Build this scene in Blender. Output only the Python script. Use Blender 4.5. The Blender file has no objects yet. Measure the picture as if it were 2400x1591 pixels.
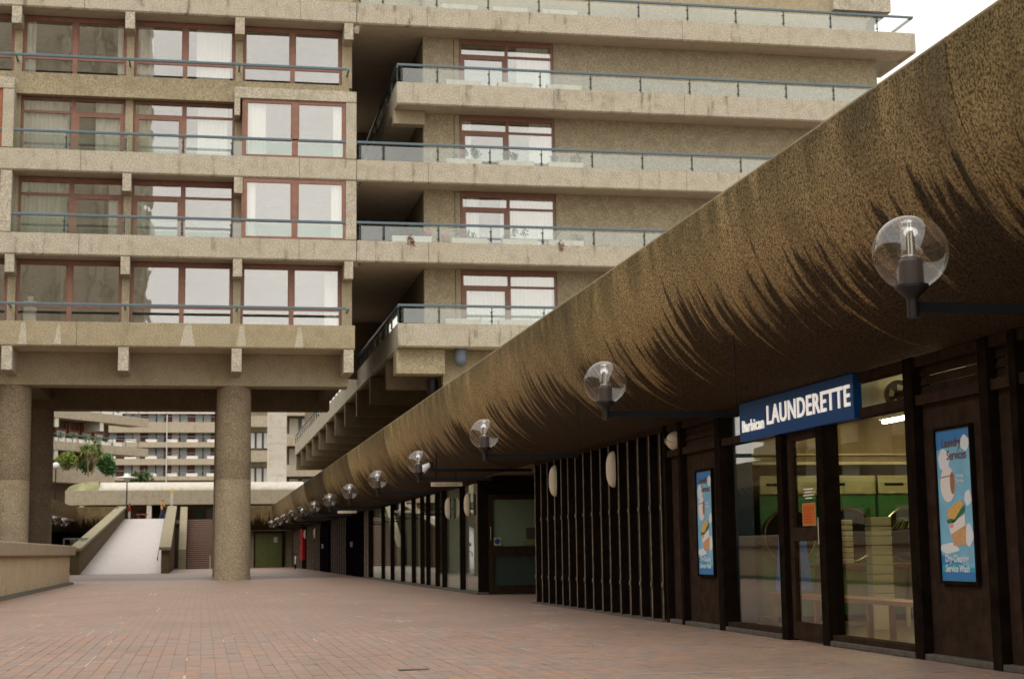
import bpy, math, random
from mathutils import Vector, Matrix
random.seed(7)
PI = math.pi
scene = bpy.context.scene

# ---------------------------------------------------------------- camera
cam_d = bpy.data.cameras.new('camera'); cam = bpy.data.objects.new('camera', cam_d)
scene.collection.objects.link(cam); scene.camera = cam
F_, CX, CY, EYE = 3650.0, 1200.0, 795.5, 1.1
vy = Vector((473.5 - CX, -(1298.5 - CY), -F_)).normalized()
vx = Vector((19700 - CX, -(1039 - CY), -F_)); vx = (vx - vx.dot(vy) * vy).normalized()
vz = vx.cross(vy)
cam.matrix_world = Matrix.Translation((0, 0, EYE)) @ Matrix((vx, vy, vz)).to_4x4()
cam_d.sensor_width = 36; cam_d.lens = F_ / 2400 * 36
cam_d.clip_start = .1; cam_d.clip_end = 3000
cam_d.dof.use_dof = True; cam_d.dof.focus_distance = 17.0; cam_d.dof.aperture_fstop = 4.0

# ---------------------------------------------------------------- world, sun, exposure
w = bpy.data.worlds.new('World'); scene.world = w; w.use_nodes = True
nt = w.node_tree; nt.nodes.clear()
out = nt.nodes.new('ShaderNodeOutputWorld'); bg = nt.nodes.new('ShaderNodeBackground')
sky = nt.nodes.new('ShaderNodeTexSky'); sky.sky_type = 'NISHITA'; sky.sun_disc = False
SUN_EL, SUN_ROT = math.radians(55), math.radians(200)
sky.sun_elevation = SUN_EL; sky.sun_rotation = SUN_ROT; sky.dust_density = 6; sky.air_density = 1.5
hs = nt.nodes.new('ShaderNodeHueSaturation'); hs.inputs['Saturation'].default_value = .1
mx = nt.nodes.new('ShaderNodeMix'); mx.data_type = 'RGBA'; mx.inputs[0].default_value = .8
mx.inputs[7].default_value = (10.6, 10.0, 9.2, 1)
nt.links.new(sky.outputs[0], hs.inputs['Color']); nt.links.new(hs.outputs[0], mx.inputs[6])
tcw = nt.nodes.new('ShaderNodeTexCoord'); cln = nt.nodes.new('ShaderNodeTexNoise'); cln.inputs['Scale'].default_value = 4.5; cln.inputs['Detail'].default_value = 5
nt.links.new(tcw.outputs['Generated'], cln.inputs['Vector'])
clr = nt.nodes.new('ShaderNodeMapRange'); clr.inputs[1].default_value = .3; clr.inputs[2].default_value = .7; clr.inputs[3].default_value = .78; clr.inputs[4].default_value = 1.14
nt.links.new(cln.outputs['Fac'], clr.inputs[0])
clm = nt.nodes.new('ShaderNodeVectorMath'); clm.operation = 'SCALE'
nt.links.new(mx.outputs[2], clm.inputs[0]); nt.links.new(clr.outputs[0], clm.inputs['Scale']); nt.links.new(clm.outputs[0], bg.inputs[0]); nt.links.new(bg.outputs[0], out.inputs[0])
bg.inputs[1].default_value = .13
sd = bpy.data.lights.new('sun', 'SUN'); sun = bpy.data.objects.new('sun', sd); scene.collection.objects.link(sun)
sd.energy = .9; sd.angle = math.radians(35); sd.color = (1, .94, .85)
az = SUN_ROT
sdir = Vector((math.sin(az) * math.cos(SUN_EL), math.cos(az) * math.cos(SUN_EL), math.sin(SUN_EL)))
sun.rotation_euler = sdir.to_track_quat('Z', 'Y').to_euler()
scene.view_settings.view_transform = 'Standard'; scene.view_settings.look = 'None'
scene.view_settings.gamma = 1; scene.view_settings.use_curve_mapping = False
scene.view_settings.exposure = .36
scene.render.engine = 'CYCLES'
scene.cycles.max_bounces = 8; scene.cycles.transparent_max_bounces = 16; scene.cycles.glossy_bounces = 4
scene.cycles.use_denoising = True
scene.cycles.caustics_reflective = False; scene.cycles.caustics_refractive = False

# ---------------------------------------------------------------- helpers
COL = scene.collection
class MB:
    def __init__(s): s.v = []; s.f = []
    def quad(s, a, b, c, d):
        n = len(s.v); s.v += [a, b, c, d]; s.f.append((n, n+1, n+2, n+3)); return s
    def box(s, x0, x1, y0, y1, z0, z1):
        n = len(s.v)
        s.v += [(x, y, z) for z in (z0, z1) for y in (y0, y1) for x in (x0, x1)]
        s.f += [(n+a, n+b, n+c, n+d) for a, b, c, d in ((0,2,3,1),(4,5,7,6),(0,1,5,4),(2,6,7,3),(0,4,6,2),(1,3,7,5))]
        return s
    def prism(s, pts, axis, a, b):
        # pts: 2-D outline; axis 'x': (y,z), 'y': (x,z), 'z': (x,y)
        def m(p, t): return (t, p[0], p[1]) if axis == 'x' else (p[0], t, p[1]) if axis == 'y' else (p[0], p[1], t)
        n = len(s.v); k = len(pts)
        s.v += [m(p, a) for p in pts] + [m(p, b) for p in pts]
        s.f += [tuple(range(n + k - 1, n - 1, -1)), tuple(range(n + k, n + 2*k))]
        for i in range(k):
            j = (i + 1) % k; s.f.append((n+i, n+j, n+k+j, n+k+i))
        return s
    def tube(s, p0, p1, r0, r1=None, seg=12, caps=True):
        r1 = r0 if r1 is None else r1
        p0, p1 = Vector(p0), Vector(p1); d = (p1 - p0).normalized()
        u = d.orthogonal().normalized(); w_ = d.cross(u); n = len(s.v)
        for p, r in ((p0, r0), (p1, r1)):
            for i in range(seg):
                a = 2*PI*i/seg; s.v.append(tuple(p + u*math.cos(a)*r + w_*math.sin(a)*r))
        for i in range(seg):
            j = (i+1) % seg; s.f.append((n+i, n+j, n+seg+j, n+seg+i))
        if caps:
            s.f.append(tuple(range(n+seg-1, n-1, -1))); s.f.append(tuple(range(n+seg, n+2*seg)))
        return s
    def lathe(s, prof, c=(0,0,0), seg=24):
        n = len(s.v); k = len(prof)
        for i in range(seg):
            a = 2*PI*i/seg
            for r, z in prof: s.v.append((c[0]+r*math.cos(a), c[1]+r*math.sin(a), c[2]+z))
        for i in range(seg):
            j = (i+1) % seg
            for q in range(k-1): s.f.append((n+i*k+q, n+j*k+q, n+j*k+q+1, n+i*k+q+1))
        return s
    def mesh(s, name, o=(0,0,0)):
        me = bpy.data.meshes.new(name)
        me.from_pydata([(a-o[0], b-o[1], c-o[2]) for a, b, c in s.v], [], s.f); me.update(); return me

def wloc(p):
    l = Vector((0,0,0))
    while p: l += p.location; p = p.parent
    return l
def link(name, data, mat, parent=None, smooth=False, loc=None):
    if mat and not data.materials: data.materials.append(mat)
    if smooth:
        for p in data.polygons: p.use_smooth = True
    o = bpy.data.objects.new(name, data); COL.objects.link(o)
    if parent: o.parent = parent
    if loc is not None: o.location = Vector(loc) - wloc(parent)
    return o
def obj(name, mb, mat, parent=None, smooth=False, at=None, bevel=0):
    """mb in world coordinates; origin goes to `at` or the parent's origin."""
    base = Vector(at) if at is not None else wloc(parent)
    o = link(name, mb.mesh(name, base), mat, parent, smooth)
    o.location = base - wloc(parent)
    if bevel:
        b = o.modifiers.new('bevel', 'BEVEL'); b.width = bevel; b.segments = 2; b.limit_method = 'ANGLE'
    return o
def tag(o, label=None, cat=None, group=None, kind=None):
    if label: o['label'] = label
    if cat: o['category'] = cat
    if group: o['group'] = group
    if kind: o['kind'] = kind
    return o
def thing(name, label, cat, loc=(0,0,0), group=None, kind=None):
    o = bpy.data.objects.new(name, None); COL.objects.link(o); o.location = loc; o.empty_display_size = .2
    return tag(o, label, cat, group, kind)
def copy_tree(o, parent=None):
    c = o.copy(); COL.objects.link(c); c.parent = parent
    for ch in list(o.children): copy_tree(ch, c)
    return c

# ---------------------------------------------------------------- materials
def mat_new(name):
    m = bpy.data.materials.new(name); m.use_nodes = True
    t = m.node_tree; b = t.nodes['Principled BSDF']; return m, t, b
def plain(name, col, rough=.6, metal=0, spec=.5, noise=0, nscale=8, bump=0):
    m, t, b = mat_new(name)
    b.inputs['Base Color'].default_value = (*col, 1); b.inputs['Roughness'].default_value = rough
    b.inputs['Metallic'].default_value = metal; b.inputs['Specular IOR Level'].default_value = spec
    if noise:
        g = t.nodes.new('ShaderNodeNewGeometry'); n = t.nodes.new('ShaderNodeTexNoise'); n.inputs['Scale'].default_value = nscale
        n.inputs['Detail'].default_value = 5
        t.links.new(g.outputs['Position'], n.inputs['Vector'])
        r = t.nodes.new('ShaderNodeValToRGB')
        r.color_ramp.elements[0].position = .3; r.color_ramp.elements[1].position = .7
        r.color_ramp.elements[0].color = (*[c*(1-noise) for c in col], 1); r.color_ramp.elements[1].color = (*[c*(1+noise) for c in col], 1)
        t.links.new(n.outputs['Fac'], r.inputs[0]); t.links.new(r.outputs[0], b.inputs['Base Color'])
        if bump:
            bp = t.nodes.new('ShaderNodeBump'); bp.inputs['Strength'].default_value = bump; bp.inputs['Distance'].default_value = .02
            t.links.new(n.outputs['Fac'], bp.inputs['Height']); t.links.new(bp.outputs[0], b.inputs['Normal'])
    return m
def emit(name, col, s):
    m, t, b = mat_new(name); b.inputs['Base Color'].default_value = (*col, 1)
    b.inputs['Emission Color'].default_value = (*col, 1); b.inputs['Emission Strength'].default_value = s; return m
class NT:
    """tiny helper for node maths"""
    def __init__(s, t): s.t = t
    def n(s, typ, **kw):
        x = s.t.nodes.new(typ)
        for k, v in kw.items(): setattr(x, k, v)
        return x
    def m(s, op, a, b=None, c=None, clamp=False):
        x = s.t.nodes.new('ShaderNodeMath'); x.operation = op; x.use_clamp = clamp
        for i, q in enumerate((a, b, c)):
            if q is None: continue
            if isinstance(q, (int, float)): x.inputs[i].default_value = q
            else: s.t.links.new(q, x.inputs[i])
        return x.outputs[0]
    def mix(s, f, a, b):
        x = s.t.nodes.new('ShaderNodeMix'); x.data_type = 'RGBA'
        for i, q in ((0, f), (6, a), (7, b)):
            if isinstance(q, (int, float)): x.inputs[i].default_value = q
            elif isinstance(q, tuple): x.inputs[i].default_value = (*q, 1)
            else: s.t.links.new(q, x.inputs[i])
        return x.outputs[2]
    def noise(s, vec, scale, detail=4, rough=.5):
        x = s.t.nodes.new('ShaderNodeTexNoise'); x.inputs['Scale'].default_value = scale
        x.inputs['Detail'].default_value = detail; x.inputs['Roughness'].default_value = rough
        s.t.links.new(vec, x.inputs['Vector']); return x.outputs['Fac']
    def comb(s, a, b, c):
        x = s.t.nodes.new('ShaderNodeCombineXYZ')
        for i, q in enumerate((a, b, c)):
            if isinstance(q, (int, float)): x.inputs[i].default_value = q
            else: s.t.links.new(q, x.inputs[i])
        return x.outputs[0]
    def ramp(s, f, lo, hi):
        x = s.t.nodes.new('ShaderNodeMapRange'); x.inputs[1].default_value = lo; x.inputs[2].default_value = hi
        x.interpolation_type = 'SMOOTHSTEP'; s.t.links.new(f, x.inputs[0]); return x.outputs[0]

def concrete(name, col, grain=.28, gscale=22, streak=.35, bump=.5, dirt=(.09,.075,.05), sax='x'):
    """pick-hammered concrete: coarse aggregate speckle, blotches, rain streaks"""
    m, t, b = mat_new(name); N = NT(t)
    g = N.n('ShaderNodeNewGeometry'); pos = g.outputs['Position']
    sp = N.n('ShaderNodeSeparateXYZ'); t.links.new(pos, sp.inputs[0]); x, y, z = sp.outputs
    fine = N.noise(pos, gscale, 5, .62); mid = N.noise(pos, 2.2, 4, .5); low = N.noise(pos, .35, 3, .5)
    h = N.m('ADD', x, y)
    st = N.noise(N.comb(N.m('MULTIPLY', h, 2.6), 0.0, N.m('MULTIPLY', z, .35)), 1.0, 5, .6)
    dk = tuple(c*(1-grain) for c in col); lt = tuple(min(1, c*(1+grain)) for c in col)
    c1 = N.mix(N.ramp(fine, .34, .66), dk, lt)
    c2 = N.mix(N.m('MULTIPLY', N.ramp(mid, .42, .75), .5), c1, tuple(c*v for c, v in zip(col, (.70, .69, .64))))
    c3 = N.mix(N.m('MULTIPLY', N.ramp(low, .45, .75), .25), c2, tuple(c*v for c, v in zip(col, (.8, .78, .66))))
    mask = N.m('MULTIPLY', N.m('MULTIPLY', N.ramp(st, .54, .74), N.ramp(mid, .3, .6)), streak)
    c4 = N.mix(mask, c3, dirt)
    t.links.new(c4, b.inputs['Base Color']); b.inputs['Roughness'].default_value = .92
    b.inputs['Specular IOR Level'].default_value = .25
    bp = N.n('ShaderNodeBump'); bp.inputs['Strength'].default_value = bump; bp.inputs['Distance'].default_value = .03
    t.links.new(fine, bp.inputs['Height']); t.links.new(bp.outputs[0], b.inputs['Normal'])
    return m

def vault_mat(name, axis, ztop=4.77, zbot=2.92):
    m, t, b = mat_new(name); N = NT(t)
    g = N.n('ShaderNodeNewGeometry'); pos = g.outputs['Position']
    sp = N.n('ShaderNodeSeparateXYZ'); t.links.new(pos, sp.inputs[0]); x, y, z = sp.outputs
    s = y if axis == 'y' else x
    fine = N.noise(pos, 42, 6, .66); mid = N.noise(pos, 1.3, 4, .55)
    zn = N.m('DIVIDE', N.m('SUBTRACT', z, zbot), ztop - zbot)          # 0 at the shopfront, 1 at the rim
    # finger-like wash streaks: a grime line and painted underside shade, its height jumping quickly along the canopy
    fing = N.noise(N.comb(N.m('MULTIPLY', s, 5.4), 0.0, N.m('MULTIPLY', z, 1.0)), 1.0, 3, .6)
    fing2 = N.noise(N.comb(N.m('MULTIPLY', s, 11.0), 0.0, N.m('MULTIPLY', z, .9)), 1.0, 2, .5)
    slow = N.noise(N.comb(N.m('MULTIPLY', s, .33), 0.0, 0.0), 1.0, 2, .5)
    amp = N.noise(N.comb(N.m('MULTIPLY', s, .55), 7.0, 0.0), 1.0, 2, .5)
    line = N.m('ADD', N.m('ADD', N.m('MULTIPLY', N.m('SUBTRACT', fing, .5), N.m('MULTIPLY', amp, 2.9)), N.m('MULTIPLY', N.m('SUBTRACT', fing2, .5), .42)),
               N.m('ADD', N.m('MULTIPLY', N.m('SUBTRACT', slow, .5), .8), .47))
    grime_shade = N.ramp(N.m('SUBTRACT', line, zn), -.04, .18)
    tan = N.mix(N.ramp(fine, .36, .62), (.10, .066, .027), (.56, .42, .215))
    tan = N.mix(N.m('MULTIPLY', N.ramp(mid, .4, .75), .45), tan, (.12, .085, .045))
    drk = N.mix(N.ramp(fine, .36, .64), (.011, .007, .004), (.066, .042, .022))  # stain colour taken darker to carry the shade of the down-facing curve
    c = N.mix(N.m('MULTIPLY', grime_shade, .93), tan, drk)
    # moss along the rim and at a few run-off points
    ms = N.noise(N.comb(N.m('MULTIPLY', s, 2.0), 0.0, N.m('MULTIPLY', z, .4)), 1.0, 4, .6)
    moss = N.m('MULTIPLY', N.ramp(zn, .55, 1.0), N.ramp(ms, .30, .58))
    run = N.m('MULTIPLY', N.ramp(N.noise(N.comb(N.m('MULTIPLY', s, .9), 5.0, N.m('MULTIPLY', z, .1)), 1.0, 3, .6), .62, .76), N.ramp(zn, .1, .7))
    c = N.mix(N.m('MULTIPLY', moss, .72), c, N.mix(N.ramp(fine, .36, .64), (.03, .028, .010), (.15, .125, .06)))
    c = N.mix(N.m('MULTIPLY', run, .6), c, (.20, .21, .13))
    # pale worn lip
    c = N.mix(N.m('MULTIPLY', N.ramp(zn, .985, 1.0), .5), c, (.26, .22, .14))
    t.links.new(c, b.inputs['Base Color']); b.inputs['Roughness'].default_value = .95; b.inputs['Specular IOR Level'].default_value = .15
    bp = N.n('ShaderNodeBump'); bp.inputs['Strength'].default_value = .7; bp.inputs['Distance'].default_value = .03
    t.links.new(fine, bp.inputs['Height']); t.links.new(bp.outputs[0], b.inputs['Normal'])
    return m

BW, BL = .142, .225
def brick_mat(name, joints=True, pale=0.0):
    m, t, b = mat_new(name); N = NT(t)
    g = N.n('ShaderNodeNewGeometry'); pos = g.outputs['Position']
    sp = N.n('ShaderNodeSeparateXYZ'); t.links.new(pos, sp.inputs[0]); x, y, z = sp.outputs
    u = N.m('DIVIDE', x, BW); iu = N.m('FLOOR', u)
    v = N.m('ADD', N.m('DIVIDE', y, BL), N.m('MULTIPLY', N.m('FLOORED_MODULO', iu, 2.0), .5)); iv = N.m('FLOOR', v)
    wn = N.n('ShaderNodeTexWhiteNoise', noise_dimensions='2D'); t.links.new(N.comb(iu, iv, 0.0), wn.inputs['Vector'])
    r = wn.outputs['Value']
    cr = N.n('ShaderNodeValToRGB'); cr.color_ramp.interpolation = 'CONSTANT'
    cols = [(.40,.255,.205), (.33,.265,.24), (.46,.255,.19), (.29,.25,.235), (.38,.30,.265), (.50,.29,.21), (.31,.235,.215), (.43,.275,.23)]
    cols = [tuple((.72*q + .28*k)*.76 for q, k in zip(c, (.385, .235, .155))) for c in cols]
    while len(cr.color_ramp.elements) < len(cols): cr.color_ramp.elements.new(.5)
    for i, c in enumerate(cols):
        cr.color_ramp.elements[i].position = i/len(cols)
        c = tuple(q*(1-pale)+ .62*pale*k for q, k in zip(c, (1.02, .98, .99)))
        cr.color_ramp.elements[i].color = (*c, 1)
    t.links.new(r, cr.inputs[0])
    mid = N.noise(pos, .55, 4, .6); fine = N.noise(pos, 40, 4, .6)
    c = N.mix(N.m('MULTIPLY', N.ramp(mid, .35, .75), .35), cr.outputs[0], (.33*(1-pale)+.60*pale, .25*(1-pale)+.53*pale, .215*(1-pale)+.54*pale))
    c = N.mix(N.m('MULTIPLY', fine, .3), c, (.20, .16, .14) if not pale else (.42, .40, .40))
    if not pale: c = N.mix(N.m('MULTIPLY', N.ramp(N.noise(N.comb(N.m('MULTIPLY', x, .5), N.m('MULTIPLY', y, .22), 9.0), 1.0, 4, .6), .46, .68), .4), c, (.20, .135, .095))
    if joints:
        fu = N.m('FRACT', u); fv = N.m('FRACT', v)
        du = N.m('MULTIPLY', N.m('MINIMUM', fu, N.m('SUBTRACT', 1.0, fu)), BW)
        dv = N.m('MULTIPLY', N.m('MINIMUM', fv, N.m('SUBTRACT', 1.0, fv)), BL)
        d = N.m('MINIMUM', du, dv)
        jm = N.m('LESS_THAN', d, .006)
        wh = N.ramp(N.noise(N.comb(N.m('MULTIPLY', x, .9), N.m('MULTIPLY', y, .5), 3.0), 1.0, 3, .7), .6, .68)
        jc = N.mix(wh, (.17, .145, .115), (.62, .60, .57))
        c = N.mix(N.m('MULTIPLY', jm, .9), c, jc)
        bp = N.n('ShaderNodeBump'); bp.inputs['Strength'].default_value = .3; bp.inputs['Distance'].default_value = .01
        t.links.new(N.m('SUBTRACT', 1.0, jm), bp.inputs['Height']); t.links.new(bp.outputs[0], b.inputs['Normal'])
    t.links.new(c, b.inputs['Base Color'])
    b.inputs['Roughness'].default_value = .55; b.inputs['Specular IOR Level'].default_value = .35
    return m

def glass(name, ior=1.5, tint=(1,1,1), rough=0.0, boost=0.0, warp=0.0):
    """thin sheet: Fresnel mirror over a clear (slightly tinted) pass-through"""
    m, t, b = mat_new(name); t.nodes.remove(b); N = NT(t)
    o = t.nodes['Material Output']
    g = N.n('ShaderNodeNewGeometry'); dp = N.n('ShaderNodeVectorMath', operation='DOT_PRODUCT')
    t.links.new(g.outputs['Incoming'], dp.inputs[0]); t.links.new(g.outputs['Normal'], dp.inputs[1])
    f0 = ((ior-1)/(ior+1))**2; f0 = f0 + boost
    k = N.m('POWER', N.m('SUBTRACT', 1.0, N.m('ABSOLUTE', dp.outputs['Value']), clamp=True), 5.0)
    f = N.m('ADD', f0, N.m('MULTIPLY', k, 1-f0), clamp=True)
    gl = N.n('ShaderNodeBsdfGlossy'); gl.inputs['Roughness'].default_value = rough; gl.inputs['Color'].default_value = (1, 1, 1, 1)
    tr = N.n('ShaderNodeBsdfTransparent'); tr.inputs['Color'].default_value = (*tint, 1)
    if warp:
        bp = N.n('ShaderNodeBump'); bp.inputs['Strength'].default_value = 1.0; bp.inputs['Distance'].default_value = warp
        t.links.new(N.noise(g.outputs['Position'], .9, 2, .4), bp.inputs['Height']); t.links.new(bp.outputs[0], gl.inputs['Normal'])
    mxs = N.n('ShaderNodeMixShader')
    t.links.new(f, mxs.inputs[0]); t.links.new(tr.outputs[0], mxs.inputs[1]); t.links.new(gl.outputs[0], mxs.inputs[2])
    t.links.new(mxs.outputs[0], o.inputs['Surface'])
    return m

C_PAR = concrete('hammered_concrete_pale', (.435, .398, .318), grain=.34, gscale=19, streak=.9)
C_WALL = concrete('hammered_concrete_buff', (.375, .325, .225), grain=.34, gscale=19, streak=.12)
C_SPAN = concrete('hammered_concrete_tan', (.345, .295, .195), grain=.34, gscale=19, streak=.3)
C_PIL = concrete('hammered_concrete_pillar', (.27, .215, .145), grain=.42, gscale=20, streak=.1, bump=.9)
C_DARK = concrete('shade_toned_concrete', (.20, .155, .10), grain=.3, streak=.1)  # darker copy of the concrete; undercroft and gallery shade put into its colour
C_SOF = concrete('smooth_soffit_concrete', (.52, .46, .38), grain=.08, streak=.1, bump=.1)
C_LEFT = concrete('planter_wall_concrete', (.50, .40, .27), grain=.18, streak=.35)
C_CAP = concrete('coping_concrete', (.33, .27, .19), grain=.25, streak=.3)
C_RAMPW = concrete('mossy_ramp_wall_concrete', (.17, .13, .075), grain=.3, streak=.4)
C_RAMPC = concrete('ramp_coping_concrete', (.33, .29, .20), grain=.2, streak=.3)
C_FAR = concrete('far_block_concrete', (.40, .35, .27), grain=.15, gscale=8, streak=.4)
C_TOWER = concrete('pale_lift_tower_concrete', (.62, .58, .51), grain=.1, gscale=8, streak=.3)
WHITE_R = concrete('white_barrel_roof', (.58, .55, .49), grain=.05, gscale=4, streak=.2)
V_Y = vault_mat('stained_shaded_canopy_concrete', 'y'); V_X = vault_mat('stained_shaded_cross_canopy_concrete', 'x')
BRICK = brick_mat('paver_brick', joints=False); BRICKJ = brick_mat('paver_brick_laid'); BRICKR = brick_mat('ramp_brick_laid', pale=.7)
BED = plain('sand_joint', (.30, .26, .21), .95, noise=.3, nscale=20)
FRAME = plain('red_brown_window_timber', (.235, .112, .075), .5, noise=.15, nscale=5)
FRAME_O = plain('orange_brown_timber', (.30, .085, .03), .5, noise=.2, nscale=4)
FRAME_D = plain('dark_brown_head_timber', (.075, .028, .02), .6)
RAIL = plain('blue_grey_painted_rail', (.085, .135, .165), .35, noise=.1)
POST = plain('dark_green_steel', (.035, .06, .06), .45, metal=.3)
BLK = plain('black_brown_timber', (.014, .0095, .007), .8, spec=0, noise=.35, nscale=6, bump=.15)
BLK2 = plain('dark_brown_boarding', (.038, .024, .0165), .8, spec=.02, noise=.3, nscale=7, bump=.2)
FIN = plain('weathered_fin_timber', (.16, .13, .10), .6, spec=.3, noise=.45, nscale=9, bump=.2)
SILL = plain('grey_stone_sill', (.085, .075, .06), .8, noise=.3, nscale=10)
LAMPM = plain('bronze_black_lamp_metal', (.014, .012, .012), .4, spec=.4)
ARM = plain('blue_black_lamp_arm', (.006, .008, .010), .6, spec=.12)
GL_GLOBE = glass('clear_globe', 1.5, (.94, .94, .92), 0, .06)
GL_REF = glass('ribbed_refractor', 1.7, (.84, .84, .82), .05, .22)
GL_WIN = glass('window_glass', 2.0, (.97, .98, .96), 0.0, .14, .005)
GL_SHOP = glass('shop_glass', 1.5, (.94, .95, .90), warp=.002)
GL_SHOP2 = glass('grey_green_shop_glass', 1.6, (.80, .86, .82), 0, .02)
GL_BAL = glass('balustrade_glass', 1.6, (.88, .92, .90), .02, .06)
CURT = plain('white_net_curtain', (.78, .78, .74), .9); CURT2 = plain('cream_curtain', (.62, .60, .48), .9)
BLIND = plain('pale_green_blind', (.50, .56, .48), .8)
ROOM = plain('room_interior', (.28, .24, .18), .9)
ROOMD = plain('dim_room_interior', (.10, .085, .06), .9)
CREAMP = plain('cream_plastic', (.66, .58, .44), .45, noise=.05)
WHITEP = plain('white_paint', (.8, .78, .74), .5)
BLUE = plain('blue_sign_face', (.004, .068, .25), .4, spec=.2)
TERRA = plain('terracotta', (.50, .20, .10), .8)
PLANTER = concrete('planter_trough_concrete', (.80, .71, .62), grain=.15, streak=.3)
LEAF = plain('leaf_green', (.06, .115, .03), .6, noise=.5, nscale=14); LEAF2 = plain('leaf_yellow_green', (.20, .27, .05), .6, noise=.5, nscale=10)
LEAF3 = plain('leaf_dark_green', (.06, .15, .04), .6, noise=.4, nscale=12)
BARK = plain('bark', (.22, .15, .09), .9, noise=.3)
FLOWR = plain('red_flower', (.6, .05, .03), .6)

# ---------------------------------------------------------------- ground
def plane(name, x0, x1, y0, y1, z, mat, parent=None):
    return obj(name, MB().quad((x0,y0,z),(x1,y0,z),(x1,y1,z),(x0,y1,z)), mat, parent)
YB0, YB1 = 11.7, 22.95
g0 = plane('terrain', -900, 900, -400, 1500, -.06, plain('distant_ground', (.2, .18, .15), .9)); tag(g0, kind='structure')
pav = obj('pavement', MB().quad((-60,-60,0),(60,-60,0),(60,YB0,0),(-60,YB0,0)).quad((-60,YB1-.4,-.0015),(60,YB1-.4,-.0015),(60,150,-.0015),(-60,150,-.0015))
          .quad((-60,YB0,0),(-4.97,YB0,0),(-4.97,YB1-.4,0),(-60,YB1-.4,0)).quad((7.1,YB0,0),(60,YB0,0),(60,YB1-.4,0),(7.1,YB1-.4,0)), BRICKJ)
tag(pav, kind='structure')
obj('joint_bed', MB().quad((-4.97,YB0,-.006),(7.1,YB0,-.006),(7.1,YB1,-.006),(-4.97,YB1,-.006)), BED, pav)
bm_ = MB(); hw, hl, c_ = BW/2-.003, BL/2-.003, .0025
bm_.v = [(-hw,-hl,-.03),(hw,-hl,-.03),(hw,hl,-.03),(-hw,hl,-.03),(-hw,-hl,-c_),(hw,-hl,-c_),(hw,hl,-c_),(-hw,hl,-c_),
         (-hw+c_,-hl+c_,0),(hw-c_,-hl+c_,0),(hw-c_,hl-c_,0),(-hw+c_,hl-c_,0)]
bm_.f = [(8,9,10,11)] + [(i,(i+1)%4,4+(i+1)%4,4+i) for i in range(4)] + [(4+i,4+(i+1)%4,8+(i+1)%4,8+i) for i in range(4)]
brick_me = bm_.mesh('brick'); brick_me.materials.append(BRICK)
cells = []
for iu in range(math.floor(-4.97/BW)+1, math.floor(7.05/BW)):
    off = .5*(iu % 2)
    for iv in range(math.ceil(YB0/BL+off), math.floor(YB1/BL+off)):
        cx, cy = (iu+.5)*BW, (iv+.5-off)*BL
        if -.19*cy-2 < cx: cells.append((cx, cy))
def inview(c):
    p = vx*c[0] + vy*c[1] + vz*(-EYE)
    px, py = CX - F_*p.x/p.z, CY + F_*p.y/p.z
    return 0 < px < 2390 and py < 1588
near = sorted([c for c in cells if inview(c)], key=lambda c: c[1])[:300]; ns = set(near)
for cx, cy in near:
    o = link('brick', brick_me, None, pav, loc=(cx, cy, random.uniform(-.002, .002)))
    o.rotation_euler = (random.gauss(0, .006), random.gauss(0, .01), random.gauss(0, .008))
mb = MB()
for c in cells:
    if c in ns: continue
    n = len(mb.v); dz = random.uniform(-.002, .002); ty, tx = random.gauss(0, .01), random.gauss(0, .006); a = random.gauss(0, .008)
    for v in bm_.v: mb.v.append((c[0]+v[0]-v[1]*a, c[1]+v[1]+v[0]*a, v[2]+dz+v[0]*ty+v[1]*tx))
    mb.f += [tuple(n+i for i in f) for f in bm_.f]
tag(obj('paving_bricks', mb, BRICK, pav), kind='stuff')
mb = MB()
def smear(x, y, L, along_y=True, wd=.016):
    n = max(2, int(L/.12)); pts = []
    for i in range(n+1): pts.append((i/n*L, random.uniform(.3, 1)*wd))
    for (a, wa), (b, wb) in zip(pts[:-1], pts[1:]):
        if along_y: mb.quad((x-wa/2, y+a, .0036), (x+wa/2, y+a, .0036), (x+wb/2, y+b, .0036), (x-wb/2, y+b, .0036))
        else: mb.quad((x+a, y-wa, .0036), (x+b, y-wb, .0036), (x+b, y+wb, .0036), (x+a, y+wa, .0036))
rs = random.Random(3)
for _ in range(95):
    y = 12.6 + 32*rs.random()**1.5; x = rs.uniform(-.2*y+.3, min(6.6, .42*y)); x = round(x/BW)*BW
    smear(x, y, rs.choice((.15, .3, .5, .9, 1.4))*(.6+y/30), rs.random() < .82, rs.uniform(.012, .026)*(.7+y/40))
for k in range(4): smear(-1.136-.142*(k//2), 17+k*3.1, 1.2, True, .018)
tag(obj('mortar_smears', mb, plain('chalky_mortar', (.50,.44,.38), .9, noise=.2, nscale=30), pav), kind='stuff')
dr = thing('drain_cover', 'small iron drain cover set flush in the brick paving near the bottom edge', 'drain cover', (1.96, 14.8, 0))
obj('frame', MB().box(1.82,2.10,14.72,14.86,.0005,.006), plain('cast_iron', (.06,.055,.05), .5, metal=.6), dr)

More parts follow.
